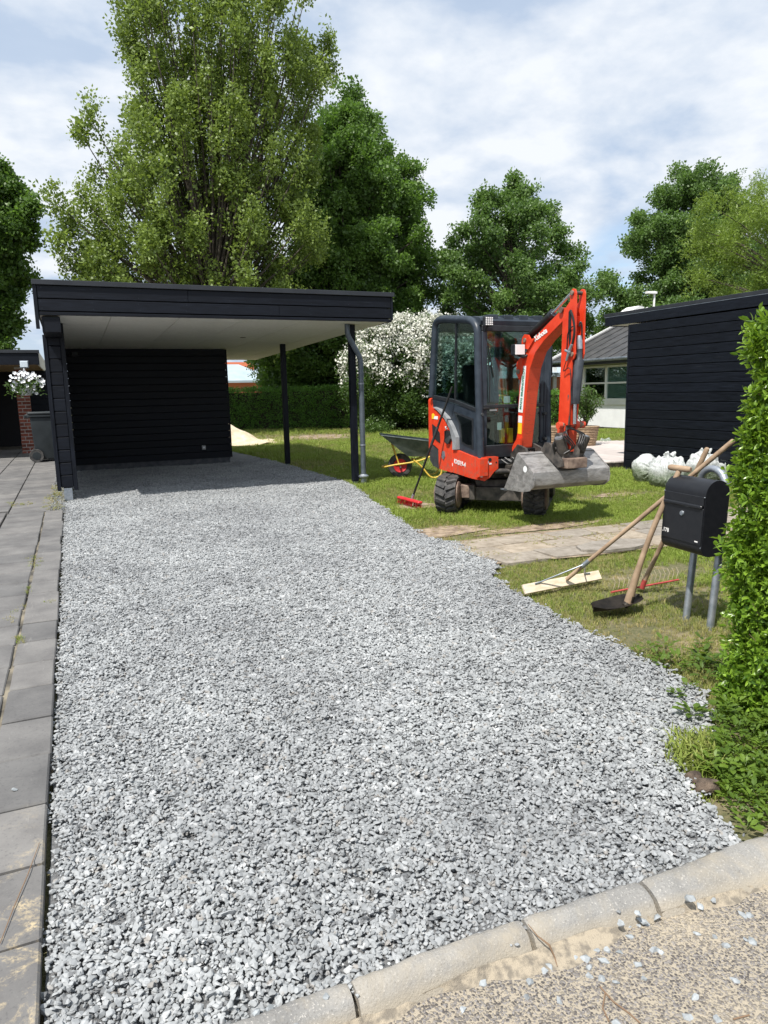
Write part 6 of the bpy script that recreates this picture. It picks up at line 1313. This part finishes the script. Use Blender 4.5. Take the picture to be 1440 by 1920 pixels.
tree('weeping_tree', 'yellow green tree with drooping narrow leaves above the outbuilding at the right edge', 13.2,
     [(332, 1405, 1490), (355, 1350, 1560), (420, 1335, 1600), (480, 1330, 1600), (530, 1340, 1600), (575, 1365, 1600)],
     1470, wil, 90, 60, .34, .15, depth=.9, tint0=.55, cs=.62, seed=14, flat=1.3)
tree('maple_tree', 'dark green tree at the left edge above the neighbour carport', 29,
     [(312, -60, 20), (340, -90, 50), (380, -120, 68), (420, -140, 72), (455, -140, 66), (480, -130, 45), (510, -120, 62), (560, -120, 30), (600, -120, 38), (650, -120, 34)],
     -60, map_, 220, 52, .48, .22, depth=.8, tint0=.45, seed=17, extra=[(60, 392), (52, 430), (48, 450), (28, 560), (45, 520), (20, 600), (15, 335)])
tree('maple_tree', 'low dark tree hanging over the far hedge beyond the carport posts', 34,
     [(600, 470, 700), (640, 462, 700), (680, 468, 690), (715, 490, 680), (735, 520, 670)], 600, map_, 70, 70, .7, .2, depth=.7, tint0=.3, seed=19)
# distant belt of trees closing the horizon
# flowering shrub
bl_src = []
for i in range(5):
    r = random.Random(800+i); V, F = [], []
    for k in range(9):
        c = Vector([r.gauss(0, .065) for _ in range(3)]); nn = Vector((r.gauss(-.2, .5), r.gauss(-.6, .5), r.gauss(.5, .5))).normalized(); s = nn.orthogonal().normalized(); q = nn.cross(s); R_ = r.uniform(.024, .042); b = len(V)
        V += [c+nn*.012]+[c+(s*math.cos(a*1.0472)+q*math.sin(a*1.0472))*R_ for a in range(6)]; F += [(b, b+1+a, b+1+(a+1) % 6) for a in range(6)]
    bl_src.append(source(raw('blossom_spray', V, F), 'blossom'))
bs = thing('flowering_shrub', 'big shrub covered in white blossom at the end of the lawn left of the excavator', 'shrub', (12.2, 25.3, 0))
pts, fl, tb = [], [], MB(); r = random.Random(77); BCX = at(772, 700, Y=25.4).x
for i in range(380):
    a = r.uniform(0, 2*math.pi); ph = r.random()**.8; z = .2+ph*3.7; rad = 2.55*math.sqrt(max(.05, 1-((z-1.9)/2.55)**2))*(.92 if z > 1 else .85); q = r.random()**.35
    c = Vector((BCX+rad*1.17*q*math.cos(a), 25.4+rad*.8*q*math.sin(a), z))
    if i % 6 == 0: tb.tube(curve_pts((BCX+.3*math.cos(a), 25.4+.3*math.sin(a), -.03), (BCX+.5*math.cos(a), 25.4, z*.7), c, 6), [.03, .025, .02, .015, .01, .006], 5, False)
    for k in range(42): v = Vector([r.gauss(0, 1) for _ in range(3)]).normalized()*r.random()**.4*.46; pts.append((c+v)[:])
    if z > 1.75+.35*noise.noise(c):
        for k in range(26): v = Vector((r.gauss(-.2, .7), r.gauss(-.6, .7), r.gauss(.6, .7))).normalized()*r.uniform(.35, .55); fl.append((c+v)[:])
tb.build('stem', 'bark', bs, 60)
pts = [p for p in pts if p[2] > .02]
scatter('foliage', np.array(pts), RNG.uniform(.9, 1.5, len(pts)), [leaf_cluster('shrub_spray', 'bush_leaf', 14, .15, .075, .04, 820+i) for i in range(4)], bs)
scatter('blossom', np.array(fl), RNG.uniform(.8, 1.3, len(fl)), bl_src, bs)
hp = at(700, 797, Z=.3); hs = thing('low_plant', 'pale green leafy plant at the foot of the flowering shrub by the downpipe', 'plant', (hp.x, hp.y, 0))
pts = [(hp.x+r.gauss(0, .35), hp.y+r.gauss(0, .2), abs(r.gauss(0, .22))) for _ in range(160)]; scatter('foliage', np.array(pts), RNG.uniform(1.0, 1.8, 160), bushleaf, hs, tint=RNG.uniform(.8, 1, 160))
